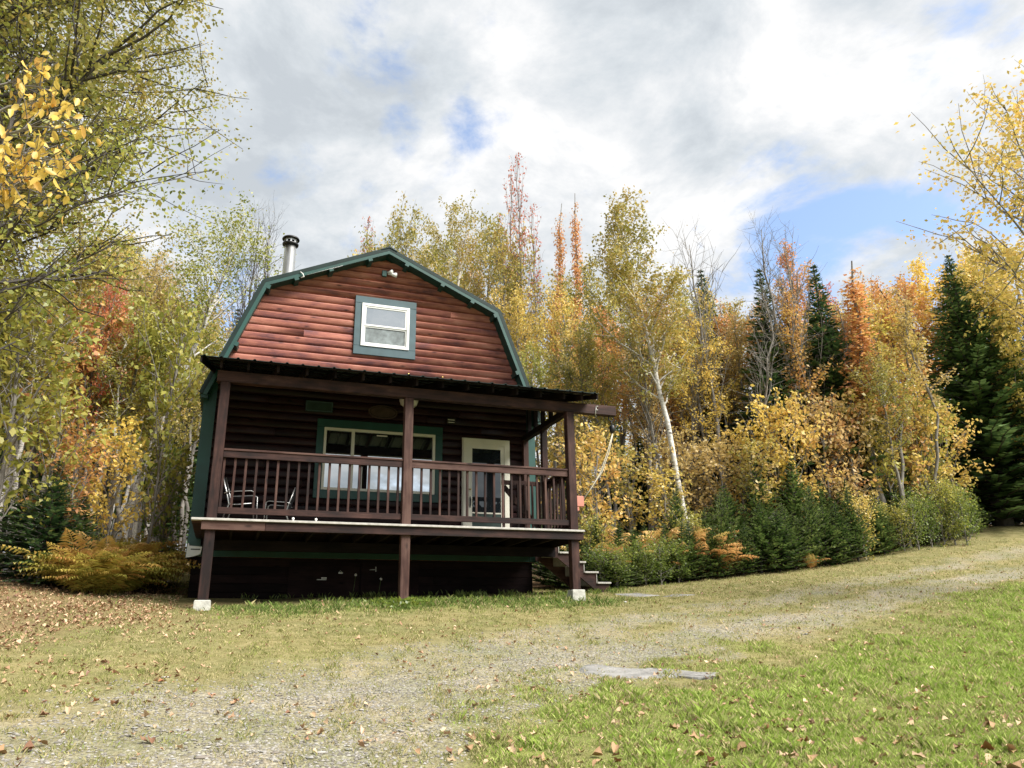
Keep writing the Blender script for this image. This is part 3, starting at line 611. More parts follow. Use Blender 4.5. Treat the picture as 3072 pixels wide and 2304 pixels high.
# porch roof
sl = (RZW - RZF) / (YW - YE)
def roof_x0(y): return -0.735 + (y - YE) * (0.13 / (YW - YE))
prf = MB(); V = []; F = []
xs_ = []; xx = 0.0
rib = 0.2555
cols = []
x = -0.66
xp = [(-0.735, 0)]
while x < 6.30:
    xp += [(x - 0.028, 0), (x - 0.012, 0.020), (x + 0.012, 0.020), (x + 0.028, 0)]; x += rib
xp += [(6.335, 0)]
for yy in (YE, YW - 0.03):
    for x, dz in xp: V.append((max(x, roof_x0(yy)), yy, rz(yy) + dz))
k = len(xp); F = [(i, i + 1, i + 1 + k, i + k) for i in range(k - 1)]
for yy in (YE, YW - 0.03):
    for x, dz in xp: V.append((max(x, roof_x0(yy)), yy, rz(yy) + dz - 0.008))
F += [(2 * k + i + k, 2 * k + i + 1 + k, 2 * k + i + 1, 2 * k + i) for i in range(k - 1)] + [(i, 2 * k + i, 2 * k + i + 1, i + 1) for i in range(k - 1)]
prf.add(V, F); proof = part('porch_roof', prf, MT['metal_roof'], None, 'dark ribbed metal shed roof over the porch')
mb = MB(); mb.obox((5.95, YE + 0.03, rz(YE + .03) - 0.075), (5.95, YW - 0.06, rz(YW - .06) - 0.075), (0.02, 0, 0), (0, 0, 0.055))
rm = MB().obox((0, YE + 0.17, rz(YE + .17) - 0.096), (0, YW - 0.06, rz(YW - .06) - 0.096), (0.019, 0, 0), (0, 0, 0.064)).mesh('rafter', MT['dark_y'])
for x in [-0.40] + [0.022 + 0.4715 * j for j in range(13)] + [6.05]: link('rafter', rm, proof, (x - ROOT[0], -ROOT[1], -ROOT[2]))
for yy in (YE + 0.09, YE + 0.75, YE + 1.45, YE + 2.15, YW - 0.15): part('purlin', MB().obox((-0.60, yy, rz(yy) - 0.020), (6.30, yy, rz(yy) - 0.020), (0, 0.045, 0.045 * sl), (0, 0, 0.0115)), MT['dark_x'], proof)
part('barge_board', MB().obox((roof_x0(YE) + .03, YE + .02, rz(YE) - .06), (roof_x0(YW) + .03, YW - .1, rz(YW - .1) - .06), (.013, 0, 0), (0, 0, .045)), MT['dark_y'], proof)
part('barge_board', MB().obox((6.30, YE + .02, rz(YE) - .06), (6.30, YW - .1, rz(YW - .1) - .06), (.013, 0, 0), (0, 0, .045)), MT['dark_y'], proof)
for x in (2.66, 3.27): part('roof_screw', MB().lathe([(0, .02), (.014, .018), (.016, .0), (0.016, -.004)], (x, YE + .03, rz(YE) + .028), 8), MT['brass'], proof)

# railings
bal = MB().cbox(-0.019, 0.019, -0.019, 0.019, 0, 0.93, 0.003).mesh('baluster', MT['pw_z'])
def rail_x(name, x0, x1, y, first, step):
    r = part(name, MB().cbox(x0, x1, y - 0.060, y + 0.075, 4.256, 4.291, 0.005), MT['pw_x'])
    part('rail_board', MB().cbox(x0, x1, y - 0.045, y - 0.008, 4.146, 4.254, 0.004), MT['pw_x'], r)
    part('bottom_rail', MB().cbox(x0, x1, y - 0.045, y - 0.008, 3.244, 3.344, 0.004), MT['pw_x'], r)
    x = first
    while x < x1 - 0.03: copies('baluster', bal, [(x, y + 0.014, 3.26)], r); x += step
    return r
YRAIL = YF + 0.085
rail_x('porch_railing', PX[0] + pt, PX[1] - pt, YRAIL, -0.205, 0.1668)
rail_x('porch_railing', PX[1] + pt, PX[2] - pt, YRAIL, 2.875, 0.1668)
def rail_y(name, x, y0, y1, step):
    r = part(name, MB().cbox(x - 0.065, x + 0.065, y0, y1, 4.256, 4.291, 0.005), MT['pw_y'])
    part('rail_board', MB().cbox(x + 0.006, x + 0.044, y0, y1, 4.146, 4.254, 0.004), MT['pw_y'], r)
    part('bottom_rail', MB().cbox(x + 0.006, x + 0.044, y0, y1, 3.244, 3.344, 0.004), MT['pw_y'], r)
    y = y0 + 0.08
    while y < y1 - 0.03: copies('baluster', bal, [(x - 0.016, y, 3.26)], r); y += step
rail_y('porch_railing', 5.895, YF + 0.16, 14.213, 0.1668)
rail_y('porch_railing', -0.31, YF + 0.16, YW - 0.08, 0.1668)
# gate swung inwards, parallel to the wall
gt = part('porch_gate', MB().cbox(4.99, 5.83, 14.33, 14.37, 4.21, 4.30, 0.004), MT['pw_x'])
part('bottom_rail', MB().cbox(4.99, 5.83, 14.33, 14.37, 3.26, 3.36, 0.004), MT['pw_x'], gt)
part('brace', MB().obox((5.05, 14.385, 4.18), (5.78, 14.385, 3.38), (0.035, 0, 0.035), (0, 0.013, 0)), MT['pw_x'], gt)
copies('baluster', bal, [(5.01 + 0.155 * j, 14.31, 3.30) for j in range(6)], gt)
# stairs down the right side
STR = [(6.05, 3.12), (6.05, 2.80), (6.15, 2.80), (6.98, 2.16), (7.26, 2.10), (7.26, 2.30), (6.99, 2.30), (6.99, 2.505), (6.72, 2.505), (6.72, 2.70), (6.45, 2.70), (6.45, 2.88), (6.18, 2.88), (6.18, 3.10)]
st = part('porch_stairs', MB().prism(STR, 14.34, 14.38), MT['pw_x'])
part('stringer', MB().prism(STR, 15.26, 15.30), MT['pw_x'], st)
for j, (x, zt) in enumerate(((6.185, 2.915), (6.455, 2.735), (6.725, 2.54), (6.995, 2.335))):
    part('tread', MB().cbox(x, x + 0.30, 14.30, 15.33, zt - 0.034, zt, 0.004), MT['edge'], st)
    part('riser', MB().box(x - 0.014, x - 0.002, 14.325, 15.31, zt - 0.03, zt + (0.145 if j == 0 else 0.15)), MT['edge'], st)
# chimney
ch = (0.71, 17.3)
cm = part('chimney', MB().lathe([(0.135, 8.2), (0.135, 9.02), (0.139, 9.022), (0.139, 9.05), (0.135, 9.052), (0.135, 10.30), (0.125, 10.305), (0.0, 10.31)], (ch[0], ch[1], 0), 28), MT['chrome'], None, 'stainless steel stove pipe with a black cap')
part('cap_ring', MB().lathe([(0.135, 10.29), (0.185, 10.31), (0.19, 10.345), (0.15, 10.36), (0.13, 10.36)], (ch[0], ch[1], 0), 28), MT['black'], cm)
mb = MB()
for j in range(8):
    a = j * math.pi / 4; mb.obox((ch[0] + .13 * math.cos(a), ch[1] + .13 * math.sin(a), 10.35), (ch[0] + .13 * math.cos(a), ch[1] + .13 * math.sin(a), 10.46), (0.018, 0, 0), (0, 0.018, 0))
part('cap_strut', mb, MT['chrome'], cm)
part('cap_band', MB().lathe([(0.139, 10.42), (0.145, 10.45), (0.139, 10.47)], (ch[0], ch[1], 0), 28), MT['chrome'], cm)
part('cap_lid', MB().lathe([(0.0, 10.462), (0.14, 10.462), (0.20, 10.455), (0.205, 10.47), (0.19, 10.50), (0.10, 10.53), (0.0, 10.54)], (ch[0], ch[1], 0), 28), MT['black'], cm)
# vent hood on the left corner
vt = part('vent_hood', MB().prism([(-0.72, 3.02), (-0.70, 3.02), (-0.69, 2.98), (-0.47, 2.965), (-0.49, 2.83), (-0.60, 2.79), (-0.73, 2.765)], YW - 0.16, YW - 0.078), MT['white'], None, 'flared white plastic vent hood')
part('vent_slot', MB().box(-0.66, -0.50, YW - 0.165, YW - 0.1605, 2.905, 2.925), MT['black'], vt)

# ------------------------------------------------------------------ things on the cabin
def thing(name, label, cat, loc, group=None, rot=None):
    e = link(name, None, None, loc, rot); e.empty_display_size = 0.1; return tag(e, label, cat, group)
def tpart(name, mb, mat, root): return mb.build(name, mat, root, tuple(root.location))
t_ = thing('flood_light', 'small green and white twin flood light high on the red gable', 'light', (2.70, YW - 0.05, 8.97))
tpart('mounting_box', MB().cbox(2.61, 2.71, YW - 0.10, YW - 0.04, 8.90, 9.04, 0.006), MT['green'], t_)
for p, q in (((2.72, YW - .09, 9.0), (2.82, YW - .17, 8.99)), ((2.74, YW - .10, 8.96), (2.90, YW - .20, 8.91))):
    P0, Q0 = np.array(p), np.array(q)
    tpart('lamp_head', MB().tube([P0, P0 + .35 * (Q0 - P0), P0 + .5 * (Q0 - P0), Q0, Q0 + 0.02 * (Q0 - P0)], [0.018, 0.02, 0.035, 0.055, 0.001], 12), MT['white'], t_)
t_ = thing('porch_lamp', 'white half-bowl wall lamp behind the middle porch post', 'lamp', (3.29, YW - 0.05, 5.98))
tpart('bowl', MB().lathe([(0.02, 5.93), (0.10, 5.945), (0.17, 6.00), (0.20, 6.08), (0.205, 6.16), (0.195, 6.16), (0.19, 6.08), (0.15, 6.0)], (3.29, YW - .06, 0), 20, math.pi, 2 * math.pi), MT['lampglass'], t_)
tpart('back_plate', MB().box(3.22, 3.36, YW - 0.06, YW - 0.045, 5.94, 6.12), MT['white'], t_)
t_ = thing('wall_sign', 'dark green rectangular sign on the porch wall above the window', 'sign', (1.45, YW - 0.05, 5.81))
tpart('board', MB().cbox(1.18, 1.725, YW - 0.075, YW - 0.046, 5.70, 5.93, 0.004), MT['sign'], t_)
tpart('border', frame_ring(MB(), 1.195, 1.71, 5.715, 5.915, 0.012, YW - 0.079, YW - 0.0755), MT['teal'], t_)
t_ = thing('oval_plaque', 'dark oval carved plaque on the porch wall beside the lamp', 'sign', (2.75, YW - 0.05, 5.80))
ov = [(2.75 + .31 * math.cos(a), 5.80 + .15 * math.sin(a)) for a in np.linspace(0, 2 * math.pi, 28, endpoint=False)]
tpart('board', MB().prism(ov, YW - 0.08, YW - 0.046), MT['signwood'], t_)
ring = MB(); ov2 = [(2.75 + .27 * math.cos(a), YW - 0.082, 5.80 + .115 * math.sin(a)) for a in np.linspace(0, 2 * math.pi, 29)]
ring.tube(ov2, 0.006, 6, False); tpart('carved_rim', ring, MT['dark_x'], t_)
t_ = thing('small_plaque', 'tiny dark plaque with two pale bars beside the porch window', 'sign', (4.22, YW - 0.05, 5.73))
tpart('plate', MB().box(4.13, 4.33, YW - 0.06, YW - 0.0465, 5.66, 5.80), MT['black'], t_)
for zz in (5.695, 5.75): tpart('bar', MB().box(4.15, 4.30, YW - 0.064, YW - 0.0605, zz, zz + 0.012), MT['white'], t_)
t_ = thing('eye_hook', 'small white hook and wire on the left rake trim', 'hook', (0.93, YR0 - .01, 8.52))
tpart('hook', MB().tube([(0.86, YR0 - .02, 8.60), (0.91, YR0 - .03, 8.56), (0.94, YR0 - .03, 8.50), (0.88, YR0 - .02, 8.47)], 0.011, 6), MT['white'], t_)
tpart('wire', MB().tube([(1.00, YR0 - .02, 8.55), (1.36, YR0 - .015, 8.72), (1.72, YR0 - .008, 8.885)], 0.0025, 5), MT['white'], t_)
# pulley
bx = 6.80
t_ = thing('pulley', 'dark iron pulley block hanging from the end of the porch beam', 'pulley', (bx, YF + .08, BEAM0))
tpart('eye_ring', MB().tube([(bx + .055 * math.cos(a), YF + .08, BEAM0 - .05 + .055 * math.sin(a)) for a in np.linspace(0, 2 * math.pi, 17)], 0.012, 8, False), MT['iron'], t_)
tpart('hook', MB().tube([(bx, YF + .08, BEAM0 - .10), (bx + .01, YF + .08, BEAM0 - .19)], 0.011, 6), MT['iron'], t_)
tpart('block', MB().tube([(bx + .01, YF + .08, BEAM0 - .17), (bx + .012, YF + .08, BEAM0 - .20), (bx + .016, YF + .08, BEAM0 - .30), (bx + .02, YF + .08, BEAM0 - .34)], [0.02, 0.052, 0.055, 0.02], 12), MT['iron'], t_)
tpart('beam_strap', MB().tube([(6.455, YF + .004, 5.56), (6.44, YF + .002, 5.48), (6.43, YF + .004, 5.41), (6.45, YF + .05, 5.395), (6.50, YF + .10, 5.39)], 0.009, 6).lathe([(0, .0), (.018, .0), (0.018, .012), (0, .014)], (6.47, YF - .004, 5.545), 8).lathe([(0, .0), (.018, .0), (0.018, .012), (0, .014)], (6.465, YF - .004, 5.475), 8), hw, t_)
rp = [(bx + .02, YF + .08, BEAM0 - .33), (bx - .12, YF + .06, 4.70), (bx - .30, YF + .04, 4.28), (bx - .50, YF + .03, 3.98), (6.10, YF + .08, 3.70)]
tag(MB().tube(rp, 0.008, 6).tube([(p[0] + (.045 if i < 4 else 0) * math.sin(i * .9 + .4), p[1] + .02, p[2]) for i, p in enumerate(rp)], 0.008, 6).build('rope', MT['rope']), 'pale doubled rope running from the pulley down to the right post', 'rope')
tag(MB().cbox(5.975, 6.13, YF + 0.05, YF + 0.11, 3.60, 3.80, 0.01).cbox(5.9735, 6.03, YF + .06, YF + .10, 3.52, 3.60, .006).build('cleat_board', MT['redboard']), 'small salmon board holding the rope on the right porch post', 'cleat')
# chairs
def chair(label, x, y, rz_, sc):
    e = thing('porch_chair', label, 'chair', (x, y, DECK), 'metal chairs on the porch', (0, 0, rz_)); e.scale = (sc,) * 3
    def p(nm, mb, mat): mb.build(nm, mat, e)
    for s in (-1, 1):
        p('side_frame', MB().tube([(0.30, s * .27, 0.0), (0.28, s * .27, 0.40), (0.27, s * .27, 0.62), (0.22, s * .27, 0.655), (-.18, s * .27, 0.63), (-.26, s * .27, .60)], 0.012, 8), MT['chrome'])
        p('back_frame', MB().tube([(-.30, s * .24, 0.0), (-.16, s * .24, 0.40), (-.22, s * .24, 0.62), (-.33, s * .24, 0.98)], 0.012, 8), MT['chrome'])
        p('seat_rail', MB().tube([(0.27, s * .245, 0.43), (0.0, s * .245, 0.40), (-.18, s * .245, 0.40)], 0.012, 8), MT['chrome'])
    p('cross_bar', MB().tube([(0.28, -.27, .30), (0.28, .27, .30)], 0.010, 6).tube([(-.24, -.24, .17), (-.24, .24, .17)], 0.010, 6), MT['chrome'])
    g = [(0.28, .435), (.12, .405), (-.02, .395), (-.17, .405)]; V = [(a, s * .235, b) for a, b in g for s in (-1, 1)] + [(a, s * .235, b - .012) for a, b in g for s in (-1, 1)]
    F = [(0, 1, 3, 2), (2, 3, 5, 4), (4, 5, 7, 6), (10, 11, 9, 8), (12, 13, 11, 10), (14, 15, 13, 12), (0, 8, 9, 1), (6, 7, 15, 14)] + [(i, i + 2, i + 10, i + 8) for i in (0, 2, 4)] + [(i + 2, i, i + 8, i + 10) for i in (1, 3, 5)]
    p('seat', MB().add(V, F), MT['sling'])
    g = [(-.19, .46), (-.235, .62), (-.285, .80), (-.335, .97)]; V = [(a, s * .23, b) for a, b in g for s in (-1, 1)] + [(a - .012, s * .23, b) for a, b in g for s in (-1, 1)]
    p('backrest', MB().add(V, F), MT['sling'])
    return e
chair('black sling chair with shiny steel frame beside the left porch post', 0.10, 14.0, R(-8), 0.92)
chair('lower black sling chair with steel frame, right of the other porch chair', 0.78, 14.45, R(172), 0.80)
for x, lb in ((0.92, 'small white ball lamp on the deck edge, left of two'), (1.28, 'small white ball lamp on the deck edge, right of two')):
    tag(MB().lathe([(0, .0), (.014, .0), (.010, .01), (.02, .022), (.023, .036), (.016, .05), (0, .055)], (x, YF - 0.03, DECK + .001), 12).build('white_ball', MT['lampglass']), lb.replace('ball lamp', 'ball'), 'ball', 'white balls on the deck edge')


# ------------------------------------------------------------------ vegetation generators
def unit(v): return v / (np.linalg.norm(v, axis=-1, keepdims=True) + 1e-9)
def leaf_quads(P, size, rng, droop=0.5, aspect=0.62, up=0.35, szvar=0.35):
    """a folded four-point leaf at each point"""
    n = len(P)
    ax = rng.normal(size=(n, 3)); ax[:, 2] = ax[:, 2] * 0.6 - droop; ax = unit(ax)
    nr = rng.normal(size=(n, 3)); nr[:, 2] += up; nr = unit(nr - ax * (nr * ax).sum(1, keepdims=True)); sd2 = np.cross(ax, nr)
    s = size * (1 + szvar * rng.uniform(-1, 1, n))[:, None]
    mid = P + ax * s * 0.45
    V = np.stack([P, mid + sd2 * s * aspect * 0.5 + nr * s * 0.10, P + ax * s, mid - sd2 * s * aspect * 0.5 + nr * s * 0.10], 1).reshape(-1, 3)
    F = np.arange(4 * n).reshape(n, 4)
    return V, F, np.repeat(rng.uniform(0, 1, n), 4)
def leaf_fine(P, size, rng, droop=1.0, aspect=0.55):
    n = len(P); ax = rng.normal(size=(n, 3)) * .55; ax[:, 2] -= droop; ax = unit(ax)
    nr = rng.normal(size=(n, 3)); nr = unit(nr - ax * (nr * ax).sum(1, keepdims=True)); sd2 = np.cross(ax, nr); s = size * (1 + .4 * rng.uniform(-1, 1, n))[:, None]; cv = rng.uniform(-.25, .25, n)[:, None]
    def q(f, w_, l): return P + ax * s * f + sd2 * s * aspect * w_ + nr * s * (l + cv * f * f)
    V = np.stack([q(0, 0, 0), q(.28, .42, .10), q(.66, .40, .10), q(1, 0, 0), q(.66, -.40, .10), q(.28, -.42, .10), q(.5, 0, 0)], 1).reshape(-1, 3); b = np.arange(n)[:, None] * 7
    F = np.concatenate([b + [0, 1, 2, 6], b + [6, 2, 3, 3][:4] if False else b + [0, 6, 4, 5]]); F3 = np.concatenate([b + [6, 2, 3], b + [6, 3, 4]])
    return V, [F, F3], np.repeat(rng.uniform(0, 1, n), 7)
class Tubes:
    def __init__(s): s.V = []; s.F = []; s.n = 0
    def add(s, P, rad, k=5):
        P = np.asarray(P, float); m = len(P); d = np.gradient(P, axis=0); d = unit(d)
        ref = np.array([1.0, 0.13, 0.0]) if abs(d[0][2]) > 0.8 else np.array([0.1, 0, 1.0])
        u = unit(np.cross(d, ref)); w_ = np.cross(d, u); a = np.arange(k) * 2 * math.pi / k
        V = P[:, None] + np.asarray(rad)[:, None, None] * (np.cos(a)[None, :, None] * u[:, None] + np.sin(a)[None, :, None] * w_[:, None])
        i = (np.arange(m - 1)[:, None] * k + np.arange(k)[None]); j = (np.arange(m - 1)[:, None] * k + (np.arange(k)[None] + 1) % k)
        F = np.stack([i, j, j + k, i + k], -1).reshape(-1, 4) + s.n
        s.V.append(V.reshape(-1, 3)); s.F.append(F); s.n += m * k
    def mesh(s, name, mat): return mesh_np(name, np.concatenate(s.V), np.concatenate(s.F), mat, True)
def bez(p, d, Ln, n, rng, curve, wob):
    """a limb of n points from p along d, bending by curve (vector) and wobbling"""
    t = np.linspace(0, 1, n)[:, None]
    w_ = np.cumsum(rng.normal(size=(n, 3)) * wob * Ln / n, 0); w_ -= w_[0]
    return p + d * Ln * t + np.asarray(curve) * Ln * t * t + w_
def gen_tree(name, seed, H, r0, h0, Lmax, nb, nleaf, leaf, mat, tmat, shape=None, angle=(35, 65), sub=5, spread=0.10, lean=(0, 0), sway=0.02, up=0.35, fork=0, droop=0.5, sides=8, bsub=1.0, topfade=0.15):
    rng = np.random.default_rng(seed); T = Tubes(); pts = []; wts = []
    n = 14; t = np.linspace(0, 1, n)
    wob = np.cumsum(rng.normal(size=(n, 2)) * H * sway / math.sqrt(n), 0); wob -= wob[0]
    TP = np.c_[lean[0] * H * t ** 1.2 + wob[:, 0], lean[1] * H * t ** 1.2 + wob[:, 1], H * t]; TP[0, 2] = -0.25
    TR = r0 * (1 - t) ** 0.8 * 0.97 + 0.012; TR[0] *= 1.25; T.add(TP, TR, sides)
    def at(f): return np.array([np.interp(f, t, TP[:, i]) for i in range(3)]), np.interp(f, t, TR)
    shp = shape or (lambda q: math.sin(math.pi * (0.12 + 0.80 * q)) ** 0.8)
    az = rng.uniform(0, 6.28)
    for i in range(nb):
        q = (i + rng.uniform(0, 1)) / nb; f = h0 + (0.985 - h0) * q; p, r = at(f); az += 2.4 + rng.uniform(-.5, .5)
        Ln = Lmax * shp(q) * rng.uniform(0.65, 1.15)
        if Ln < 0.08: continue
        an = R(rng.uniform(*angle)) * (1 - 0.35 * q)
        d = np.array([math.cos(az) * math.sin(an), math.sin(az) * math.sin(an), math.cos(an)])
        B = bez(p, d, Ln, 6, rng, (0, 0, up * rng.uniform(.3, 1)), 0.12)
        rb = min(r * 0.55, 0.012 + 0.02 * Ln); T.add(B, rb * np.linspace(1, 0.22, 6), 4)
        for j in range(max(1, int(sub * (0.4 + Ln / max(Lmax, .01))))):
            g = rng.uniform(0.25, 1.0); pp = np.array([np.interp(g, np.linspace(0, 1, 6), B[:, c]) for c in range(3)])
            d2 = unit(d * 0.6 + rng.normal(size=3) * 0.6 + np.array([0, 0, 0.15])); L2 = Ln * 0.42 * rng.uniform(.5, 1.2) * bsub
            B2 = bez(pp, d2, L2, 4, rng, (0, 0, 0.1), 0.15); T.add(B2, (rb * 0.35 + .002) * np.linspace(1, 0.35, 4), 3)
            tt = rng.uniform(0.1, 1.05, 12)[:, None]; base = pp + d2 * L2 * tt; pts.append(base); wts.append(np.full(12, L2))
        tt = rng.uniform(0.35, 1.05, 10); base = np.stack([np.interp(np.minimum(tt, 1), np.linspace(0, 1, 6), B[:, c]) for c in range(3)], 1); pts.append(base); wts.append(np.full(10, Ln * .5))
    tm = T.mesh(name + '_wood', tmat); lm = None
    if nleaf:
        Pp = np.concatenate(pts); Ww = np.concatenate(wts) + 0.05; idx = rng.choice(len(Pp), nleaf, p=Ww / Ww.sum())
        C = Pp[idx] + rng.normal(size=(nleaf, 3)) * spread
        V, F, rn = leaf_quads(C, leaf, rng, droop)
        # neighbouring leaves share a shade: smooth clump field plus own scatter
        cl = 0.5 + 0.5 * np.sin(V[:, 0] * 1.7 + seed) * np.sin(V[:, 1] * 1.9 + 1.3 * seed) * np.cos(V[:, 2] * 1.3)
        rn = np.clip(0.5 * rn + 0.5 * np.repeat(cl.reshape(-1, 4)[:, 0], 4), 0, 1)
        lm = mesh_np(name + '_leaves', V, F, mat, False, rn)
    return dict(trunk=tm, crown=lm, H=H)
def gen_fir(name, seed, H, r0, W, whorls, per, tw, twl, mat, base=0.06, droopy=0.25):
    """conifer: whorls of drooping boughs carrying flat sprays of needles"""
    rng = np.random.default_rng(seed); T = Tubes(); t = np.linspace(0, 1, 8)
    T.add(np.c_[0 * t, 0 * t, H * t - 0.2 * (t == 0)], r0 * (1 - t) + 0.01, 7); QV = []; QR = []
    for i in range(whorls):
        f = base + (0.992 - base) * (i / (whorls - 1)) ** 0.85; z = H * f; Ln0 = W * (1 - f) ** 0.92 * (1 if f > 0.15 else 0.8 + f) + 0.012 * W
        a0 = rng.uniform(0, 6.28); k = per if f < 0.8 else max(4, per - 2)
        for j in range(k):
            a = a0 + 6.28 * j / k + rng.uniform(-.25, .25); Ln = Ln0 * rng.uniform(.7, 1.15); ri = 0.35 + 0.6 * f
            d = unit(np.array([math.cos(a), math.sin(a), ri - droopy])); s = np.array([-math.sin(a), math.cos(a), 0])
            B = bez(np.array([0, 0, z]), d, Ln, 5, rng, (0, 0, -droopy * 0.6 * (1 - f)), 0.05)
            T.add(B, (0.006 + 0.012 * Ln) * np.linspace(1, .3, 5), 3)
            m = max(4, int(tw * Ln / W + 3)); g = np.sort(rng.uniform(0.08, 1, m)); pp = np.stack([np.interp(g, np.linspace(0, 1, 5), B[:, c]) for c in range(3)], 1)
            sg = np.where(np.arange(m) % 2 == 0, 1, -1)[:, None]
            dd = unit(d[None] * rng.uniform(.5, 1.0, (m, 1)) + s[None] * sg * rng.uniform(.4, 1.0, (m, 1)) + rng.normal(size=(m, 3)) * 0.16 + np.array([0, 0, -.06]))
            ll = (twl * (1.15 - 0.6 * g) * rng.uniform(.7, 1.25, m) * (0.25 + 0.75 * min(1, 1.6 * Ln / W)))[:, None]
            nn = unit(np.cross(dd, rng.normal(size=(m, 3)) * 0.35 + np.cross(d, s)[None]))
            wd = ll * 0.20
            q = np.stack([pp, pp + dd * ll * .45 + nn * wd + [0, 0, -.02 * twl], pp + dd * ll, pp + dd * ll * .45 - nn * wd + [0, 0, -.02 * twl]], 1)
            QV.append(q.reshape(-1, 3)); QR.append(np.repeat(np.clip(0.25 + 0.5 * g + rng.uniform(-.3, .3, m), 0, 1), 4))
    V = np.concatenate(QV); F = np.arange(len(V)).reshape(-1, 4)
    return dict(trunk=T.mesh(name + '_wood', MT['darkbark']), crown=mesh_np(name + '_needles', V, F, mat, False, np.concatenate(QR)), H=H)
def gen_fern(name, seed, nf, Ln, mat, lift=0.9):
    rng = np.random.default_rng(seed); QV = []; QR = []
    for i in range(nf):
        a = 6.28 * i / nf + rng.uniform(-.4, .4); el = rng.uniform(.7, 1.15) * lift; l = Ln * rng.uniform(.7, 1.15)
        d = np.array([math.cos(a) * math.cos(el), math.sin(a) * math.cos(el), math.sin(el)]); s = np.array([-math.sin(a), math.cos(a), 0])
        n = 22; t = np.linspace(0, 1, n)[:, None]; P = d * l * t + np.array([math.cos(a) * .30, math.sin(a) * .30, -.38]) * l * t ** 2.4
        tg = unit(np.gradient(P, axis=0)); r0 = rng.uniform(0, 1)
        QV.append(np.stack([P[:-1] + s * .004, P[:-1] - s * .004, P[1:] - s * .003, P[1:] + s * .003], 1).reshape(-1, 3)); QR.append(np.full(4 * (n - 1), r0))
        w_ = np.sin(np.pi * (0.12 + .88 * t) ** .8) * l * .22
        for sg in (-1, 1):
            b = P[3:]; dr = unit(tg[3:] * .45 + s * sg + rng.normal(size=(n - 3, 3)) * .12); wv = unit(tg[3:]) * l * .018; ww = w_[3:] + .01
            mid = b + dr * ww * .5 + [0, 0, .01]
            QV.append(np.stack([b, mid + wv, b + dr * ww + [0, 0, -.02], mid - wv], 1).reshape(-1, 3)); QR.append(np.clip(np.full(4 * (n - 3), r0) + np.repeat(rng.uniform(-.2, .2, n - 3), 4), 0, 1))
    V = np.concatenate(QV); return mesh_np(name, V, np.arange(len(V)).reshape(-1, 4), mat, False, np.concatenate(QR))

def spot(px, t, py=1280):
    """ground position at distance t along the bearing of photo column px"""
    d = pdir(px, py); x, y = d[0] * t, d[1] * t; return x, y, zg1(x, y)
def top_h(px, py, t):
    """height above the local ground of something seen at (px, py) at distance t"""
    d = pdir(px, py); return EYE[2] + d[2] * t - zg1(d[0] * t, d[1] * t)
def put_tree(pr, name, label, cat, group, x, y, sz=1.0, sw=None, rot=None, mat=None, tmat=None, lean=(0, 0), crown='crown', z=None):
    zz = zg1(x, y) if z is None else z
    e = link(name, None, None, (x, y, zz), (lean[0], lean[1], rnd.uniform(0, 6.28) if rot is None else rot), ((sw or sz), (sw or sz), sz)); e.empty_display_size = 0.3
    tag(e, label, cat, group)
    for k, nm, m in (('trunk', 'trunk', tmat), ('crown', crown, mat)):
        if pr[k] is None: continue
        c = link(nm, pr[k], e)
        if m is not None: c.material_slots[0].link = 'OBJECT'; c.material_slots[0].material = m
    return e
rnd = random.Random(21)

PRO = {}
PRO['birchA'] = gen_tree('birch_a', 1, 11, 0.115, 0.50, 2.0, 26, 6500, 0.084, LM['yellowgreen'], MT['birchbark'], sub=7, spread=0.085, sway=0.03)
PRO['birchB'] = gen_tree('birch_b', 2, 11, 0.095, 0.47, 1.7, 24, 6000, 0.084, LM['yellowgreen'], MT['birchbark'], sub=7, spread=0.09, sway=0.035)
PRO['mapleA'] = gen_tree('maple_a', 3, 9, 0.09, 0.16, 1.9, 36, 10000, 0.105, LM['yellow'], MT['greybark'], sub=7, spread=0.10, angle=(40, 75))
PRO['mapleB'] = gen_tree('maple_b', 4, 9, 0.08, 0.10, 1.7, 36, 10000, 0.105, LM['yellow'], MT['greybark'], sub=7, spread=0.11, angle=(35, 70))
PRO['slimA'] = gen_tree('slim_a', 5, 10, 0.07, 0.30, 1.0, 30, 3800, 0.092, LM['orange'], MT['greybark'], sub=5, spread=0.08, angle=(25, 45), up=.6)
PRO['slimB'] = gen_tree('slim_b', 6, 10, 0.06, 0.22, 1.15, 28, 3400, 0.092, LM['orange'], MT['greybark'], sub=5, spread=0.08, angle=(25, 50), up=.6)
PRO['spire'] = gen_tree('spire', 7, 10, 0.06, 0.40, 0.42, 60, 3600, 0.080, LM['red'], MT['greybark'], sub=3, spread=0.09, angle=(25, 50), shape=lambda q: 1 - .85 * q)
PRO['bareA'] = gen_tree('bare_a', 8, 12, 0.10, 0.38, 2.2, 26, 60, 0.06, LM['tan'], MT['greybark'], sub=7, angle=(20, 45), up=.5, bsub=1.5, sway=.03)
PRO['bareB'] = gen_tree('bare_b', 9, 12, 0.09, 0.30, 2.0, 30, 40, 0.06, LM['tan'], MT['greybark'], sub=8, angle=(20, 45), up=.55, bsub=1.6, sway=.04)
PRO['sparse'] = gen_tree('sparse', 10, 12, 0.06, 0.50, 1.3, 26, 420, 0.095, LM['red'], MT['greybark'], sub=3, angle=(15, 35), up=.5, spread=.06, sway=.02)
PRO['sapA'] = gen_tree('sapling_a', 12, 3.2, 0.022, 0.22, 0.95, 22, 1000, 0.10, LM['yellow'], MT['greybark'], sub=4, spread=.07, angle=(30, 60), sides=5)
PRO['sapB'] = gen_tree('sapling_b', 13, 3.2, 0.020, 0.16, 1.1, 24, 1200, 0.10, LM['yellow'], MT['greybark'], sub=4, spread=.08, angle=(30, 65), sides=5)
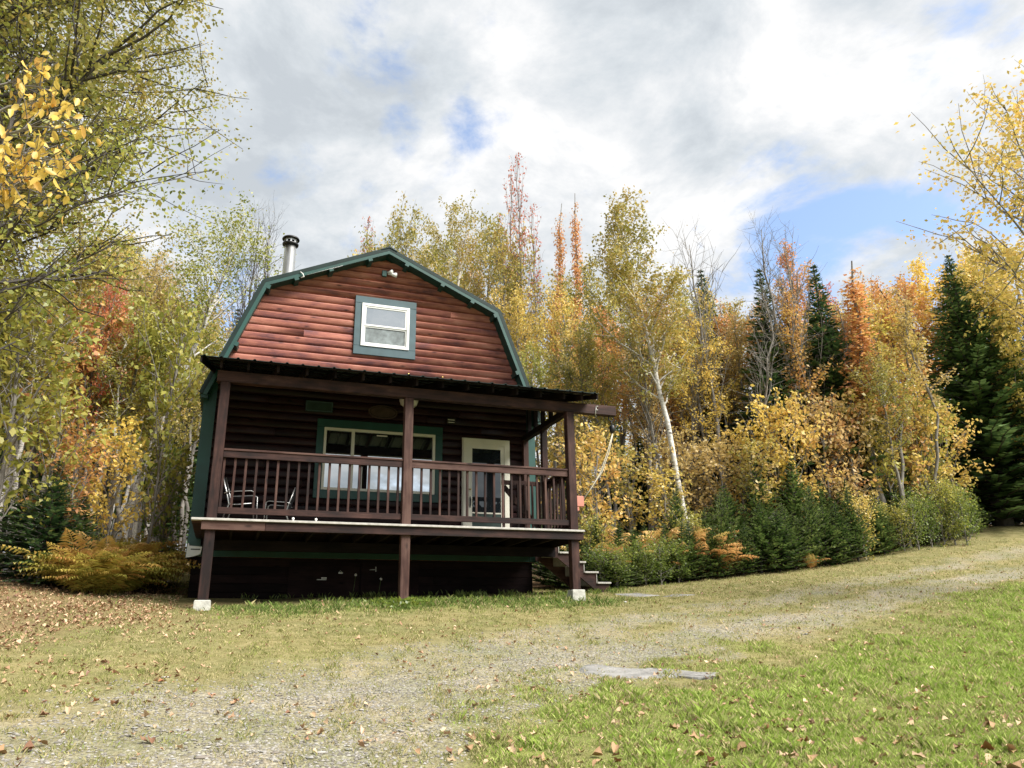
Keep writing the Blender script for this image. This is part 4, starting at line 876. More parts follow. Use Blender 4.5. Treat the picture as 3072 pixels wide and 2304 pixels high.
PRO['shrub'] = gen_tree('shrub', 14, 1.5, 0.015, 0.02, 0.75, 26, 1500, 0.062, LM['green'], MT['greybark'], sub=4, spread=.09, angle=(35, 75), sides=5)
PRO['poleA'] = gen_tree('pole_a', 25, 9, 0.055, 0.55, 0.9, 20, 1300, 0.10, LM['yellow'], MT['greybark'], sub=5, spread=.09, angle=(25, 55), sway=.03, sides=6)
PRO['poleB'] = gen_tree('pole_b', 26, 9, 0.045, 0.48, 0.8, 18, 1100, 0.10, LM['yellow'], MT['greybark'], sub=5, spread=.09, angle=(25, 55), sway=.04, sides=6)
PRO['highA'] = gen_tree('high_a', 27, 9, 0.085, 0.42, 1.7, 30, 5200, 0.095, LM['yellow'], MT['greybark'], sub=7, spread=0.10, angle=(40, 75), sway=.025)
PRO['highB'] = gen_tree('high_b', 28, 9, 0.075, 0.36, 1.6, 30, 4800, 0.095, LM['yellow'], MT['greybark'], sub=7, spread=0.10, angle=(35, 70), sway=.03)
PRO['firbig'] = gen_fir('fir_big', 15, 11.5, 0.17, 2.35, 56, 10, 46, 0.30, LM['fir'], 0.02)
PRO['firmid'] = gen_fir('fir_mid', 16, 11, 0.13, 1.35, 44, 8, 18, 0.40, LM['fir'], 0.10)
PRO['firA'] = gen_fir('young_fir_a', 17, 2.1, 0.025, 0.85, 20, 8, 22, 0.17, LM['youngfir'], 0.04, 0.05)
PRO['firB'] = gen_fir('young_fir_b', 18, 1.7, 0.022, 0.95, 17, 9, 24, 0.17, LM['youngfir'], 0.03, 0.08)
PRO['hemlock'] = gen_fir('hemlock', 19, 2.6, 0.03, 1.35, 24, 9, 26, 0.22, LM['fir'], 0.03, 0.3)

# ---- the leaning white birch right of the cabin (own mesh)
def feature_birch():
    t0 = 21.6; x, y, z = spot(1500, t0)
    base = np.array([x, y, z]); k = t0
    pr = gen_tree('feature_birch', 31, 10.9, 0.095, 0.42, 2.5, 44, 13000, 0.092, LM['olive'], MT['birchbark'], sub=8, spread=0.10, angle=(35, 60), lean=(-0.15, 0.02), sway=.012, shape=lambda q: (1 - .72 * q) * (.55 + .45 * min(1, q * 5)))
    e = put_tree(pr, 'birch_tree', 'tall white-barked birch leaning left with an olive crown above the wood', 'tree', None, x, y, 1.0, rot=-R(YAW))
feature_birch()

# ---- big tree in the near left corner and the beech bough in front of it
x, y, z = spot(-400, 13.2)
CORNER = gen_tree('corner_birch', 41, 17, 0.17, 0.22, 4.3, 84, 80000, 0.085, LM['olive'], MT['darkbark'], sub=10, spread=0.16, angle=(55, 85), up=.22, sway=.012, shape=lambda q: .6 + .4 * math.sin(math.pi * (.1 + .8 * q)))
put_tree(CORNER, 'birch_tree', 'huge olive-leaved birch filling the upper left corner', 'tree', None, x, y, 1.0)
x, y, z = spot(-270, 17.5); put_tree(CORNER, 'birch_tree', 'second tall olive birch close behind the corner birch', 'tree', None, x, y, .92, rot=1.9, mat=LM['olive'])
x, y, z = spot(-235, 11.5)
pr = gen_tree('near_maple', 43, 8.2, 0.06, 0.36, 2.9, 34, 5500, 0.078, LM['yellowgreen'], MT['darkbark'], sub=8, spread=0.2, angle=(55, 85), up=.12)
put_tree(pr, 'maple_tree', 'yellow-green maple reaching in from the left edge', 'tree', None, x, y, 1.0)
def beech():
    x, y, z = spot(-420, 5.6); rng = np.random.default_rng(77); T = Tubes(); t = np.linspace(0, 1, 9)
    T.add(np.c_[0 * t, 0 * t, 5.2 * t - .2 * (t == 0)], 0.06 * (1 - t) + .012, 8); P = []
    f = pdir(60, 400); f = np.array([f[0], f[1], 0]); rt = np.array([math.cos(R(YAW)), -math.sin(R(YAW)), 0])
    for pyt, pxe, tt in ((470, 215, 5.2), (330, 235, 5.3), (395, 200, 5.0), (560, 110, 5.1), (250, 150, 5.3), (620, 60, 5.2), (520, 40, 4.9), (450, 120, 4.8)):
        d = pdir(pxe * .74, pyt * .74); end = np.array(EYE) + d * tt - np.array([x, y, z]); st_ = np.array([0, 0, max(1.2, end[2] - .45)])
        n = 9; s = np.linspace(0, 1, n)[:, None]; B = st_ + (end - st_) * s + np.array([0, 0, .22]) * np.sin(np.pi * s) + np.cumsum(rng.normal(size=(n, 3)) * .012, 0)
        T.add(B, np.linspace(.014, .003, n), 5)
        for g in rng.uniform(.45, 1.0, 26):
            c = np.array([np.interp(g, s[:, 0], B[:, k]) for k in range(3)]); d2 = unit(rng.normal(size=3) * .5 + (end - st_) / np.linalg.norm(end - st_))
            l2 = rng.uniform(.08, .3); T.add(np.array([c, c + d2 * l2 * .5, c + d2 * l2]), np.array([.004, .003, .002]), 3)
            P += [c + d2 * l2 * q for q in (.5, .8, 1.0)]
    P = np.array(P); P = P[rng.uniform(size=len(P)) < .6]
    V, F, rn = leaf_fine(P, .066, rng, .9)
    pr = dict(trunk=T.mesh('beech_wood', MT['greybark']), crown=mesh_np('beech_leaves', V, F, LM['gold'], False, rn), H=5)
    put_tree(pr, 'beech_tree', 'near beech whose golden boughs hang into the left edge of the picture', 'tree', None, x, y, 1.0, rot=0)
beech()

# ---- left wood
GL = 'trees of the wood left of the cabin'
trunksL = [(8, 17, 'birchA', 620, 'b'), (45, 18.5, 'birchB', 560, 'b'), (85, 21, 'birchA', 600, 'g'), (128, 19, 'birchB', 590, 'g'), (150, 24, 'birchA', 550, 'b'), (172, 21, 'birchB', 570, 'd'), (196, 18, 'highA', 670, 'g'),
           (205, 26, 'birchA', 550, 'b'), (262, 21, 'birchB', 630, 'b'), (282, 24, 'birchA', 610, 'b'), (300, 27, 'birchB', 590, 'g'), (325, 23, 'birchA', 660, 'g'), (352, 26, 'birchB', 630, 'd'), (372, 22, 'highB', 730, 'g'),
           (396, 25, 'birchA', 670, 'b'), (418, 21, 'birchB', 670, 'g'), (440, 27, 'highA', 670, 'g'), (-40, 18, 'birchA', 560, 'b'), (-90, 20, 'birchB', 560, 'g'), (-150, 17, 'highB', 640, 'g'), (-210, 20, 'birchA', 500, 'b'), (-280, 18, 'birchB', 540, 'g'),
           (60, 29, 'birchA', 500, 'g'), (120, 31, 'birchB', 480, 'd'), (240, 31, 'birchA', 550, 'g'), (335, 32, 'birchB', 610, 'g'), (405, 31, 'birchA', 640, 'd'), (465, 30, 'birchB', 680, 'g'), (20, 24, 'highB', 640, 'g')]
BK = {'b': ('white-barked', MT['birchbark']), 'g': ('grey-barked', MT['greybark']), 'd': ('dark-barked', MT['darkbark'])}
for i, (px, t, k, py, bk) in enumerate(trunksL):
    x, y, z = spot(px, t)
    if x > -1.3 and y > 14: x = -1.5 - 0.35 * (i % 4)
    h = max(4, top_h(px, py + (40 if px > 200 else 0), t)) * rnd.uniform(.92, 1.04); m = LM[rnd.choice(['yellowgreen', 'olive', 'olive', 'olive', 'yellow', 'tan'])]
    put_tree(PRO[k], 'birch_tree' if bk == 'b' else 'maple_tree', 'slender %s tree standing in the yellow wood left of the cabin' % BK[bk][0], 'tree', GL, x, y, h / PRO[k]['H'], sw=0.9 * (h / PRO[k]['H'] + .1), mat=m, tmat=BK[bk][1], lean=(rnd.uniform(-.05, .05), rnd.uniform(-.02, .07)))
for i in range(30):
    px = -60 + 17 * i + rnd.uniform(-8, 8); t = rnd.uniform(17, 27); x, y, z = spot(px, t)
    if x > -1.3 and y > 14: x = -1.5 - rnd.uniform(0, 1)
    k = rnd.choice(['poleA', 'poleB']); bk = rnd.choice('bbggd'); put_tree(PRO[k], 'birch_tree' if bk == 'b' else 'maple_tree', 'thin %s pole tree in the left wood' % BK[bk][0], 'tree', GL, x, y, max(3.5, top_h(px, rnd.uniform(640, 780), t)) / 9, sw=rnd.uniform(.8, 1.1), mat=LM[rnd.choice(['yellowgreen', 'yellow', 'olive'])], tmat=BK[bk][1], lean=(rnd.uniform(-.06, .06), rnd.uniform(-.04, .09)))
# singled-out ones
x, y, z = spot(228, 19.5)
put_tree(gen_tree('leaner', 51, 8.6, 0.10, 0.50, 1.8, 24, 6000, 0.072, LM['yellowgreen'], MT['birchbark'], sub=6, spread=.13, lean=(0.26, 0), sway=.012), 'birch_tree', 'white birch leaning right over the ferns left of the cabin', 'tree', None, x, y, 1.0, rot=-R(YAW))
x, y, z = spot(150, 17.5); put_tree(PRO['highA'], 'maple_tree', 'red-leaved maple glowing through the left wood', 'tree', None, x, y, top_h(150, 600, 17.5) / 9, sw=.42, mat=LM['red'], lean=(0, .02))
x, y, z = spot(300, 17.0); put_tree(PRO['sapB'], 'maple_tree', 'lime-green young maple left of the porch', 'tree', None, x, y, 1.75, sw=1.15, mat=LM['yellowgreen'])
for px, t, s, m, lb in ((60, 15.6, 1.0, 'yellowgreen', 'lime sapling at the far left edge of the wood'), (130, 15.8, .8, 'orange', 'orange maple sapling above the dark hemlock'), (215, 16.6, .9, 'gold', 'gold sapling beside the leaning birch foot'), (330, 18.5, .8, 'tan', 'tan sapling behind the ferns near the cabin'), (372, 17.6, .85, 'green', 'green sapling close to the cabin corner'), (120, 17.8, 1.6, 'orange', 'orange-tipped sapling among the left birches'), (-30, 15.5, 1.5, 'yellowgreen', 'lime sapling half cut by the left edge')):
    x, y, z = spot(px, t); x = min(x, -1.35); put_tree(PRO[rnd.choice(['sapA', 'sapB'])], 'sapling', lb, 'sapling', 'saplings of the left wood', x, y, s, mat=LM[m])
for px, t, h in ((80, 15.4, 2.1), (150, 15.7, 1.6), (25, 16.4, 1.9)):
    x, y, z = spot(px, t); put_tree(PRO['hemlock'], 'hemlock_bush', {80: 'large dark hemlock bush at the left wood edge', 150: 'smaller dark hemlock bush nearer the ferns', 25: 'dark hemlock bush at the left picture edge'}[px], 'bush', None, x, y, h / 2.6, crown='foliage', mat=LM['youngfir'] if px == 150 else None)
# deep shade of the wood: conifers behind
GC = 'dark firs deep in the wood'
for i, (px, t, py) in enumerate([(-120, 27, 700), (-20, 30, 720), (60, 26, 760), (140, 33, 700), (200, 28, 740), (270, 34, 720), (340, 29, 760), (400, 35, 700), (450, 38, 660), (500, 36, 640), (100, 38, 700), (300, 40, 690), (20, 40, 700), (-80, 36, 700)]):
    x, y, z = spot(px, t); h = max(4, top_h(px, py, t)); put_tree(PRO['firmid'], 'fir_tree', 'dark fir in the shade of the left wood behind the birches' if px < 490 else 'small dark fir peeping out left of the cabin roof', 'tree', GC if px < 490 else None, x, y, h / 11, sw=h / 11 * 1.35, crown='foliage')
# bare trees over the roof's left side
for px, t, py, k, lb in ((482, 34, 480, 'bareA', 'leafless tree left of the chimney, taller of two'), (560, 33, 495, 'bareB', 'leafless tree just left of the chimney'), (420, 36, 560, 'bareB', 'leafless tree behind the left wood'), (770, 36, 470, 'sparse', 'thin nearly bare tree behind the roof slope')):
    x, y, z = spot(px, t); h = top_h(px, py, t); put_tree(PRO[k], 'bare_tree', lb, 'tree', 'leafless trees', x, y, h / 12, sw=.8, tmat=MT['darkbark'])

# ---- trees behind the cabin, tops over the right roof slope
GB = 'trees behind the cabin roof'
for i, (px, t, py, k, m) in enumerate([(860, 33, 500, 'highA', 'olive'), (930, 36, 520, 'highB', 'yellowgreen'), (985, 30, 470, 'birchA', 'olive'), (1040, 33, 500, 'highB', 'olive'), (1075, 29, 540, 'highA', 'olive'), (1110, 31, 620, 'highB', 'yellow'),
                                      (1150, 27, 640, 'highA', 'yellow'), (1200, 29, 620, 'highB', 'yellowgreen'), (1255, 26, 660, 'highA', 'yellow'), (1300, 31, 560, 'highB', 'olive'), (1180, 25, 760, 'highB', 'yellowgreen'), (1240, 24, 800, 'highA', 'yellow'), (1120, 36, 560, 'slimA', 'orange'), (900, 40, 540, 'birchB', 'yellow'), (1010, 38, 560, 'slimB', 'orange'), (800, 38, 560, 'birchB', 'yellow'), (720, 40, 580, 'highA', 'olive')]):
    x, y, z = spot(px, t); h = top_h(px, py, t); put_tree(PRO[k], 'maple_tree', 'leafy tree rising behind the cabin roof', 'tree', GB, x, y, h / PRO[k]['H'], sw=min(1.3, h / PRO[k]['H'] * .85), mat=LM[m])
for px, t, py, lb in ((1148, 28, 330, 'tallest thin tree with a few red leaves over the roof'), (1100, 30, 375, 'thin nearly bare tree left of the tallest one'), (1180, 29, 440, 'short thin red-tipped tree right of the tallest one')):
    x, y, z = spot(px, t); h = top_h(px, py, t); put_tree(PRO['sparse'], 'maple_tree', lb, 'tree', None, x, y, h / 12, sw=.85)
for px, t, py, m, lb in ((1212, 27, 440, 'pink', 'narrow salmon-red spire of leaves behind the roof, left of two'), (1266, 27.5, 428, 'pink', 'narrow salmon-red spire of leaves behind the roof, right of two'), (1922, 25.2, 575, 'pink', 'pointed salmon-red maple between two dark spruces on the right')):
    x, y, z = spot(px, t); h = top_h(px, py, t); put_tree(PRO['spire'], 'maple_tree', lb, 'tree', None, x, y, h / 10, sw=1.0 if px < 1900 else 1.8, mat=LM[m])

# ---- right wood
GR = 'trees of the wood right of the cabin'
rightw = [(1330, 22.5, 'highB', 740, 'olive', 'g'), (1290, 23, 'highA', 720, 'olive', 'g'), (1420, 27, 'highA', 660, 'yellowgreen', 'g'), (1455, 25, 'slimA', 640, 'pink', 'g'), (1420, 23.6, 'birchA', 760, 'tan', 'g'), (1520, 26, 'highB', 690, 'tan', 'g'), (1560, 24, 'highA', 700, 'gold', 'g'),
          (1606, 24, 'bareA', 500, 'tan', 'g'), (1640, 27, 'highB', 640, 'olive', 'g'), (1680, 26, 'poleA', 660, 'tan', 'g'), (1720, 25, 'slimB', 730, 'tan', 'g'), (1792, 25, 'bareB', 495, 'tan', 'g'), (1845, 26, 'bareA', 520, 'tan', 'g'), (1800, 29, 'slimA', 505, 'pink', 'g'), (1770, 28, 'highB', 700, 'tan', 'g'),
          (1865, 28, 'slimB', 560, 'orange', 'g'), (1900, 27, 'highA', 700, 'orange', 'g'), (1950, 27, 'highB', 640, 'yellow', 'g'), (1990, 28, 'highA', 620, 'orange', 'g'), (2030, 29, 'mapleB', 640, 'yellow', 'g'), (1980, 25, 'highA', 780, 'olive', 'g'),
          (1475, 30, 'slimA', 620, 'orange', 'd'), (1545, 31, 'highA', 640, 'yellowgreen', 'd'), (1610, 33, 'slimB', 600, 'yellow', 'g'), (1700, 32, 'slimA', 640, 'orange', 'g'), (1890, 33, 'slimB', 610, 'red', 'g'), (2070, 33, 'mapleA', 600, 'orange', 'g'), (2130, 35, 'mapleB', 560, 'gold', 'g'), (2200, 34, 'mapleA', 560, 'gold', 'g'), (2270, 32, 'mapleB', 540, 'yellow', 'g'), (2350, 30, 'mapleA', 520, 'yellow', 'g'), (1360, 30, 'highA', 600, 'olive', 'd'), (1880, 25.5, 'bareB', 640, 'tan', 'g'), (1500, 24.2, 'bareB', 700, 'tan', 'g'), (1660, 23.5, 'bareB', 660, 'tan', 'g'),(1455, 22.5, 'bareA', 690, 'tan', 'g')]
for i, (px, t, k, py, m, bk) in enumerate(rightw):
    x, y, z = spot(px, t); h = top_h(px, py, t); s = h / PRO[k]['H']
    nm = 'bare_tree' if k[:4] == 'bare' else 'maple_tree'
    lb = 'leafless grey tree standing in the right wood' if nm == 'bare_tree' else '%s-leaved tree in the wood right of the cabin' % {'pink': 'salmon', 'tan': 'dull tan'}.get(m, m)
    put_tree(PRO[k], nm, lb, 'tree', GR if nm != 'bare_tree' else 'leafless trees of the right wood', x, y, s, sw=min(1.25, max(.7, s * .95)), mat=LM[m], tmat=BK[bk][1], lean=(rnd.uniform(-.03, .03), rnd.uniform(-.03, .03)))
for i in range(34):
    px = 1285 + 23.5 * i + rnd.uniform(-9, 9); t = rnd.uniform(23, 29) + max(0, (px - 1700) / 200); x, y, z = spot(px, t)
    k = rnd.choice(['poleA', 'poleB']); bk = rnd.choice('ggggd'); put_tree(PRO[k], 'maple_tree', 'thin %s pole tree in the right wood' % BK[bk][0], 'tree', GR, x, y, rnd.uniform(.75, 1.0), sw=rnd.uniform(.9, 1.2), mat=LM[rnd.choice(['tan', 'yellow', 'orange'])], tmat=BK[bk][1], lean=(rnd.uniform(-.04, .04), rnd.uniform(-.05, .05)))
for px, t, py, sw, lb in ((1582, 27.5, 570, .8, 'dark spruce top behind the yellow wood, leftmost of three'), (1727, 25.0, 568, .9, 'dark pointed spruce in the middle of the right wood'), (1862, 26.0, 555, .9, 'dark spruce behind the orange trees'), (1545, 36, 660, .9, 'small dark spruce far back behind the birch'), (1660, 30, 820, .9, 'low dark fir in the shade behind the bare trunks'), (1520, 28, 880, .9, 'low dark fir behind the white birch foot'), (1790, 30, 760, 1.1, 'broad dark fir behind the pale trunks'), (1880, 29, 740, 1.1, 'broad dark fir left of the red maple'), (1400, 29, 900, .9, 'low dark fir behind the pulley rope'), (1600, 27, 930, .8, 'dark low fir between grey trunks'), (1330, 27, 930, .8, 'dark low fir right of the porch post')):
    x, y, z = spot(px, t); h = max(3, top_h(px, py, t)); put_tree(PRO['firmid'], 'spruce_tree', lb, 'tree', None, x, y, h / 11, sw=2.0 * sw * max(.5, h / 11), crown='foliage')
x, y, z = spot(2200, 31.0); h = top_h(2150, 535, 31.0); put_tree(PRO['firbig'], 'fir_tree', 'big dark fir at the right edge of the picture', 'tree', None, x, y, h / 11.5, sw=1.75, crown='foliage')
for px, t, py, lb in ((2290, 33, 560, 'second dark fir cut by the right edge'), (2380, 32, 560, 'third dark fir outside the right edge'), (2110, 34, 800, 'lower dark fir left of the big fir')):
    x, y, z = spot(px, t); h = top_h(px, py, t); put_tree(PRO['firbig'], 'fir_tree', lb, 'tree', None, x, y, h / 11.5, sw=1.1 * h / 11.5 + .1, crown='foliage')
# near birch reaching in from the right edge
x, y, z = spot(2500, 16.0)
pr = gen_tree('edge_birch', 61, 8.6, 0.09, 0.34, 2.6, 34, 9000, 0.085, LM['olive'], MT['greybark'], sub=8, spread=.11, angle=(40, 70), up=.25)
put_tree(pr, 'birch_tree', 'birch reaching in from the right edge with sparse olive leaves', 'tree', None, x, y, 1.0, mat=LM['yellow'])

# ---- shrubs, saplings, young firs and ferns along the right bank
GF = 'young firs of the right bank'
hed = []
for px, t, h in [(1200, 18.3, 1.7), (1225, 17.6, 1.3), (1250, 18.4, 1.8), (1275, 17.6, 1.4), (1180, 19.5, 2.0), (1296, 18.6, 1.5), (1316, 17.3, 1.1), (1345, 17.8, 1.0), (1375, 18.2, 1.2), (1410, 18.5, 1.0), (1440, 18.9, 1.3), (1475, 19.1, 1.2), (1505, 19.4, 1.5), (1540, 19.6, 1.5), (1575, 19.9, 1.75), (1610, 20.1, 1.65), (1650, 20.5, 1.9), (1690, 20.8, 1.75), (1725, 21.2, 2.0), (1760, 21.6, 1.85), (1795, 22.0, 1.9), (1830, 22.4, 1.6), (1865, 22.8, 1.7),
                 (1400, 20.6, 1.6), (1460, 20.8, 1.9), (1530, 20.8, 2.3), (1600, 21.4, 2.5), (1660, 21.9, 2.6), (1730, 22.6, 2.6), (1790, 23.2, 2.4), (1850, 23.8, 2.2), (1900, 24.2, 1.5), (1960, 25, 1.6), (2010, 25.6, 1.5), (2060, 26.5, 1.6), (2100, 27.5, 1.5), (2130, 28.3, 1.3), (2085, 28.5, 2.0), (2030, 27.2, 2.2), (1925, 24.0, 1.2), (1985, 26.3, 2.6), (1940, 25.4, 2.2), (1330, 19.2, 1.6), (1695, 23.5, 3.0), (1560, 21.6, 2.6)]:
    x, y, z = spot(px, t); k = rnd.choice(['firA', 'firB']); put_tree(PRO[k], 'young_fir', 'dense young fir in the green bank right of the cabin', 'bush', GF, x, y, h / PRO[k]['H'] * rnd.uniform(.7, 1.25), sw=rnd.uniform(.75, 1.25) * max(.8, h / 1.9), crown='foliage', lean=(rnd.uniform(-.12, .12), rnd.uniform(-.12, .12)))
GS = 'shrubs of the right bank'
for px, t, h, m in [(1300, 17.0, .75, 'green'), (1332, 17.1, .7, 'green'), (1365, 17.9, .8, 'green'), (1395, 18.0, .75, 'green'), (1430, 18.3, .9, 'green'), (1470, 18.8, .8, 'green'), (1880, 23.2, 1.5, 'yellow'), (1925, 24.4, 1.2, 'yellowgreen'), (2095, 27.2, 1.3, 'yellowgreen'), (2120, 27.0, 1.0, 'green'), (2060, 25.6, 1.6, 'yellowgreen'), (2085, 25.8, 1.5, 'yellowgreen'), (2030, 25.2, 1.2, 'green'), (2000, 24.6, 1.3, 'green'), (1970, 24.4, 1.1, 'yellowgreen'), (2110, 25.8, 1.4, 'green'), (1500, 20.2, 1.4, 'yellowgreen'), (1280, 18.5, 1.4, 'yellowgreen')]:
    x, y, z = spot(px, t); put_tree(PRO['shrub'], 'shrub', '%s leafy shrub low on the right bank' % {'green': 'green', 'yellow': 'yellow', 'yellowgreen': 'lime'}[m], 'shrub', GS, x, y, h / 1.5, sw=max(.75, h / 1.6), mat=LM[m], crown='foliage')
GP = 'saplings of the right bank'
for px, t, h, k, m in [(1290, 20, 3.6, 'sapB', 'yellow'), (1370, 21, 3.2, 'sapA', 'olive'), (1450, 21.2, 2.6, 'sapA', 'yellow'), (1540, 23, 3.4, 'sapA', 'tan'), (1625, 23, 3.6, 'sapA', 'yellow'), (1700, 22.8, 4.2, 'sapB', 'gold'), (1745, 23, 4.4, 'sapB', 'yellow'), (1815, 24, 4.2, 'sapB', 'tan'), (1850, 24.5, 4.0, 'sapB', 'orange'), (1890, 24.5, 4.2, 'sapB', 'tan'), (1930, 25, 4.4, 'sapA', 'yellow'), (1965, 25.5, 4.8, 'sapB', 'yellowgreen'), (2000, 26, 4.4, 'sapB', 'orange'), (2040, 26.5, 4.4, 'sapB', 'yellow'), (2075, 26.8, 4.0, 'sapA', 'yellowgreen'), (2095, 27.5, 3.8, 'sapB', 'yellow'), (1660, 22, 3.2, 'sapA', 'olive'), (1580, 22.2, 3.2, 'sapA', 'tan'), (1270, 21.5, 4.2, 'sapB', 'olive'), (1480, 22.4, 3.6, 'sapB', 'tan'), (1820, 26, 5.4, 'sapB', 'tan')]:
    x, y, z = spot(px, t); put_tree(PRO[k], 'sapling', '%s-leaved sapling on the bank right of the cabin' % {'tan': 'dull tan', 'yellowgreen': 'lime'}.get(m, m), 'sapling', GP, x, y, h / 3.2, sw=.75 + h / 9, mat=LM[m])
# ferns
FE = [gen_fern('fern', 81, 10, .85, LM['ferngreen'], 1.1), gen_fern('fern', 82, 9, .8, LM['ferngreen'], 1.0), gen_fern('fern', 83, 11, .8, LM['fernorange'], 1.3)]
def put_fern(me, label, group, x, y, s, m):
    o = link('fern', me, None, (x, y, zg1(x, y) - .02), (rnd.uniform(-.15, .15), rnd.uniform(-.15, .15), rnd.uniform(0, 6.28)), (s, s, s * rnd.uniform(.9, 1.2))); o.material_slots[0].link = 'OBJECT'; o.material_slots[0].material = m
    return tag(o, label, 'fern', group)
for i in range(170):
    px = rnd.uniform(150, 408); t = rnd.uniform(14.6, 19.5); x, y, z = spot(px, t)
    if x > -1.7 and y > 13.6: x = -1.6 - rnd.uniform(0, .5)
    d_, s_ = polydist(np.array([x]), np.array([y]), P_WOOD)
    if d_[0] * s_[0] > 0.1: continue
    or_ = rnd.random() < (.12 + .38 * (px > 300)); put_fern(FE[2] if or_ and rnd.random() < .6 else FE[i % 2], 'russet dying fern in the bed left of the cabin' if or_ else 'yellow-green fern in the bed left of the cabin', 'ferns left of the cabin', x, y, rnd.uniform(1.0, 1.65), LM['fernorange'] if or_ else LM['ferngreen'])
for i in range(64):
    px = rnd.choice([rnd.uniform(1270, 1440), rnd.uniform(1440, 1560)]); t = 18.2 + (px - 1270) / 170 + rnd.uniform(0, 2.0); x, y, z = spot(px, t)
    put_fern(FE[2], 'dry orange fern on the bank right of the porch', 'orange ferns right of the cabin', x, y, rnd.uniform(1.5, 2.2), LM['fernorange'])
for i in range(9):
    px = rnd.uniform(1420, 1800); t = 18.7 + (px - 1420) * .0073 + rnd.uniform(0, .8); x, y, z = spot(px, t); put_fern(FE[2], 'small russet fern in front of the young firs', 'russet ferns before the firs', x, y, rnd.uniform(.5, .9), LM['fernorange'])
x, y, z = spot(1660, 21.6); x2, y2, z2 = spot(1745, 23.4)
tag(MB().tube([(x, y, z + 1.0), ((x + x2) / 2, (y + y2) / 2, (z + z2) / 2 + 1.55), (x2, y2, z2 + 2.2)], [.045, .04, .03], 7).tube([(x, y, z - .1), (x, y, z + 1.02)], [.03, .03], 6).build('dead_pole', MT['greybark']), 'pale dead pole leaning among the firs on the right bank', 'pole')

# ------------------------------------------------------------------ grass, leaves, stones
def ground_samples(n, rng, tmin, tmax, pw_=1.0, px0=-420, px1=2680):
    """points on the yard in front of the camera, denser near"""
    a0, a1 = math.atan2(*pdir(px0, 1280)[:2]), math.atan2(*pdir(px1, 1280)[:2])
    a = rng.uniform(a0, a1, n); u = rng.uniform(0, 1, n); t = tmin * (tmax / tmin) ** (u ** pw_)
    return np.sin(a) * t, np.cos(a) * t, t
def grass():
    rng = np.random.default_rng(5); n = 1080000
    x, y, t = ground_samples(n, rng, 3.6, 27, 0.85)
    g, gr, li, wd, un, lu = zones(x, y)
    pat = 0.5 + 0.5 * hills(x, y, 3.2, 33); pat2 = np.clip(0.5 + 0.6 * hills(x, y, 11, 34), 0, 1)
    dens = (0.62 * (1 - g) * (0.35 + .9 * pat2) + g * 0.95 + lu * 0.25) * (1 - 0.85 * gr) * (1 - 0.75 * li) * (1 - wd) * (1 - un)
    d3 = ((x > 6.0) & (x < 7.4) & (y > 14.2) & (y < 15.4)); dens = np.where(d3, dens * .3, dens)
    keep = rng.uniform(size=n) < dens * 0.8
    x, y, t, g, gr, lu, pat, li = (v[keep] for v in (x, y, t, g, gr, lu, pat, li)); n = len(x)
    z = zg(x, y) - 0.004
    h = (0.022 + 0.014 * g + 0.025 * lu) * rng.uniform(.5, 1.5, n) * np.clip(.95 + .55 * hills(x, y, 9, 51) + .35 * hills(x, y, 23, 52), .35, 2.2) * (1 + .35 * pat * g) * np.clip(.8 + t / 40, .8, 1.4)
    wdt = 0.0026 * np.clip(t / 6, 1, 3.2) * rng.uniform(.7, 1.3, n)
    a = rng.uniform(0, 6.28, n); la = rng.uniform(0, 6.28, n); ln = h * rng.uniform(.2, .95, n)
    sx, sy = np.cos(a) * wdt, np.sin(a) * wdt; lx, ly = np.cos(la) * ln, np.sin(la) * ln
    V = np.stack([np.c_[x - sx, y - sy, z], np.c_[x + sx, y + sy, z], np.c_[x + lx * .35 + sx * .6, y + ly * .35 + sy * .6, z + h * .62], np.c_[x + lx, y + ly, z + h * .95]], 1).reshape(-1, 3)
    b = np.arange(n)[:, None] * 4; F = np.concatenate([b + [0, 1, 2], b + [0, 2, 3]])
    dryc = np.array([0.47, 0.41, 0.22]); olv = np.array([0.27, 0.285, 0.10]); grn = np.array([0.30, 0.405, 0.085]); grn2 = np.array([0.45, 0.51, 0.17]); lus = np.array([0.13, 0.19, 0.05])
    r = rng.uniform(size=(n, 1)); p = pat[:, None]
    c_dry = np.where(r < .62 - .4 * p, dryc, olv) * (0.8 + .4 * rng.uniform(size=(n, 1)))
    c_grn = np.where(r < .62 - .2 * p, grn, np.where(r < .88 - .15 * p, grn2, dryc)) * (0.8 + .4 * rng.uniform(size=(n, 1)))
    mixg = np.clip(g + .18 * (p[:, 0] - .4), 0, 1); pick = rng.uniform(size=n) < mixg
    c = np.where(pick[:, None], c_grn, c_dry); pl = rng.uniform(size=n) < lu * .7; c = np.where(pl[:, None], lus * (0.7 + .8 * r), c)
    col = np.repeat(np.c_[c, np.ones(n)], 4, 0)
    m, tt, bb = new_mat('grass_blades'); tt.nodes.remove(bb); at = tt.nodes.new('ShaderNodeAttribute'); at.attribute_name = 'Col'
    d = tt.nodes.new('ShaderNodeBsdfDiffuse'); tr = tt.nodes.new('ShaderNodeBsdfTranslucent'); mx = tt.nodes.new('ShaderNodeMixShader'); mx.inputs[0].default_value = .35
    for q in (d, tr): L(tt, at.outputs['Color'], q.inputs[0])
    L(tt, d.outputs[0], mx.inputs[1]); L(tt, tr.outputs[0], mx.inputs[2]); L(tt, mx.outputs[0], tt.nodes['Material Output'].inputs[0])
    o = link('lawn_grass', mesh_np('lawn_grass', V, F, m, False, None, col)); tag(o, 'short green and straw-coloured grass covering the yard', None, None, 'stuff')
    print('grass blades', n)
grass()
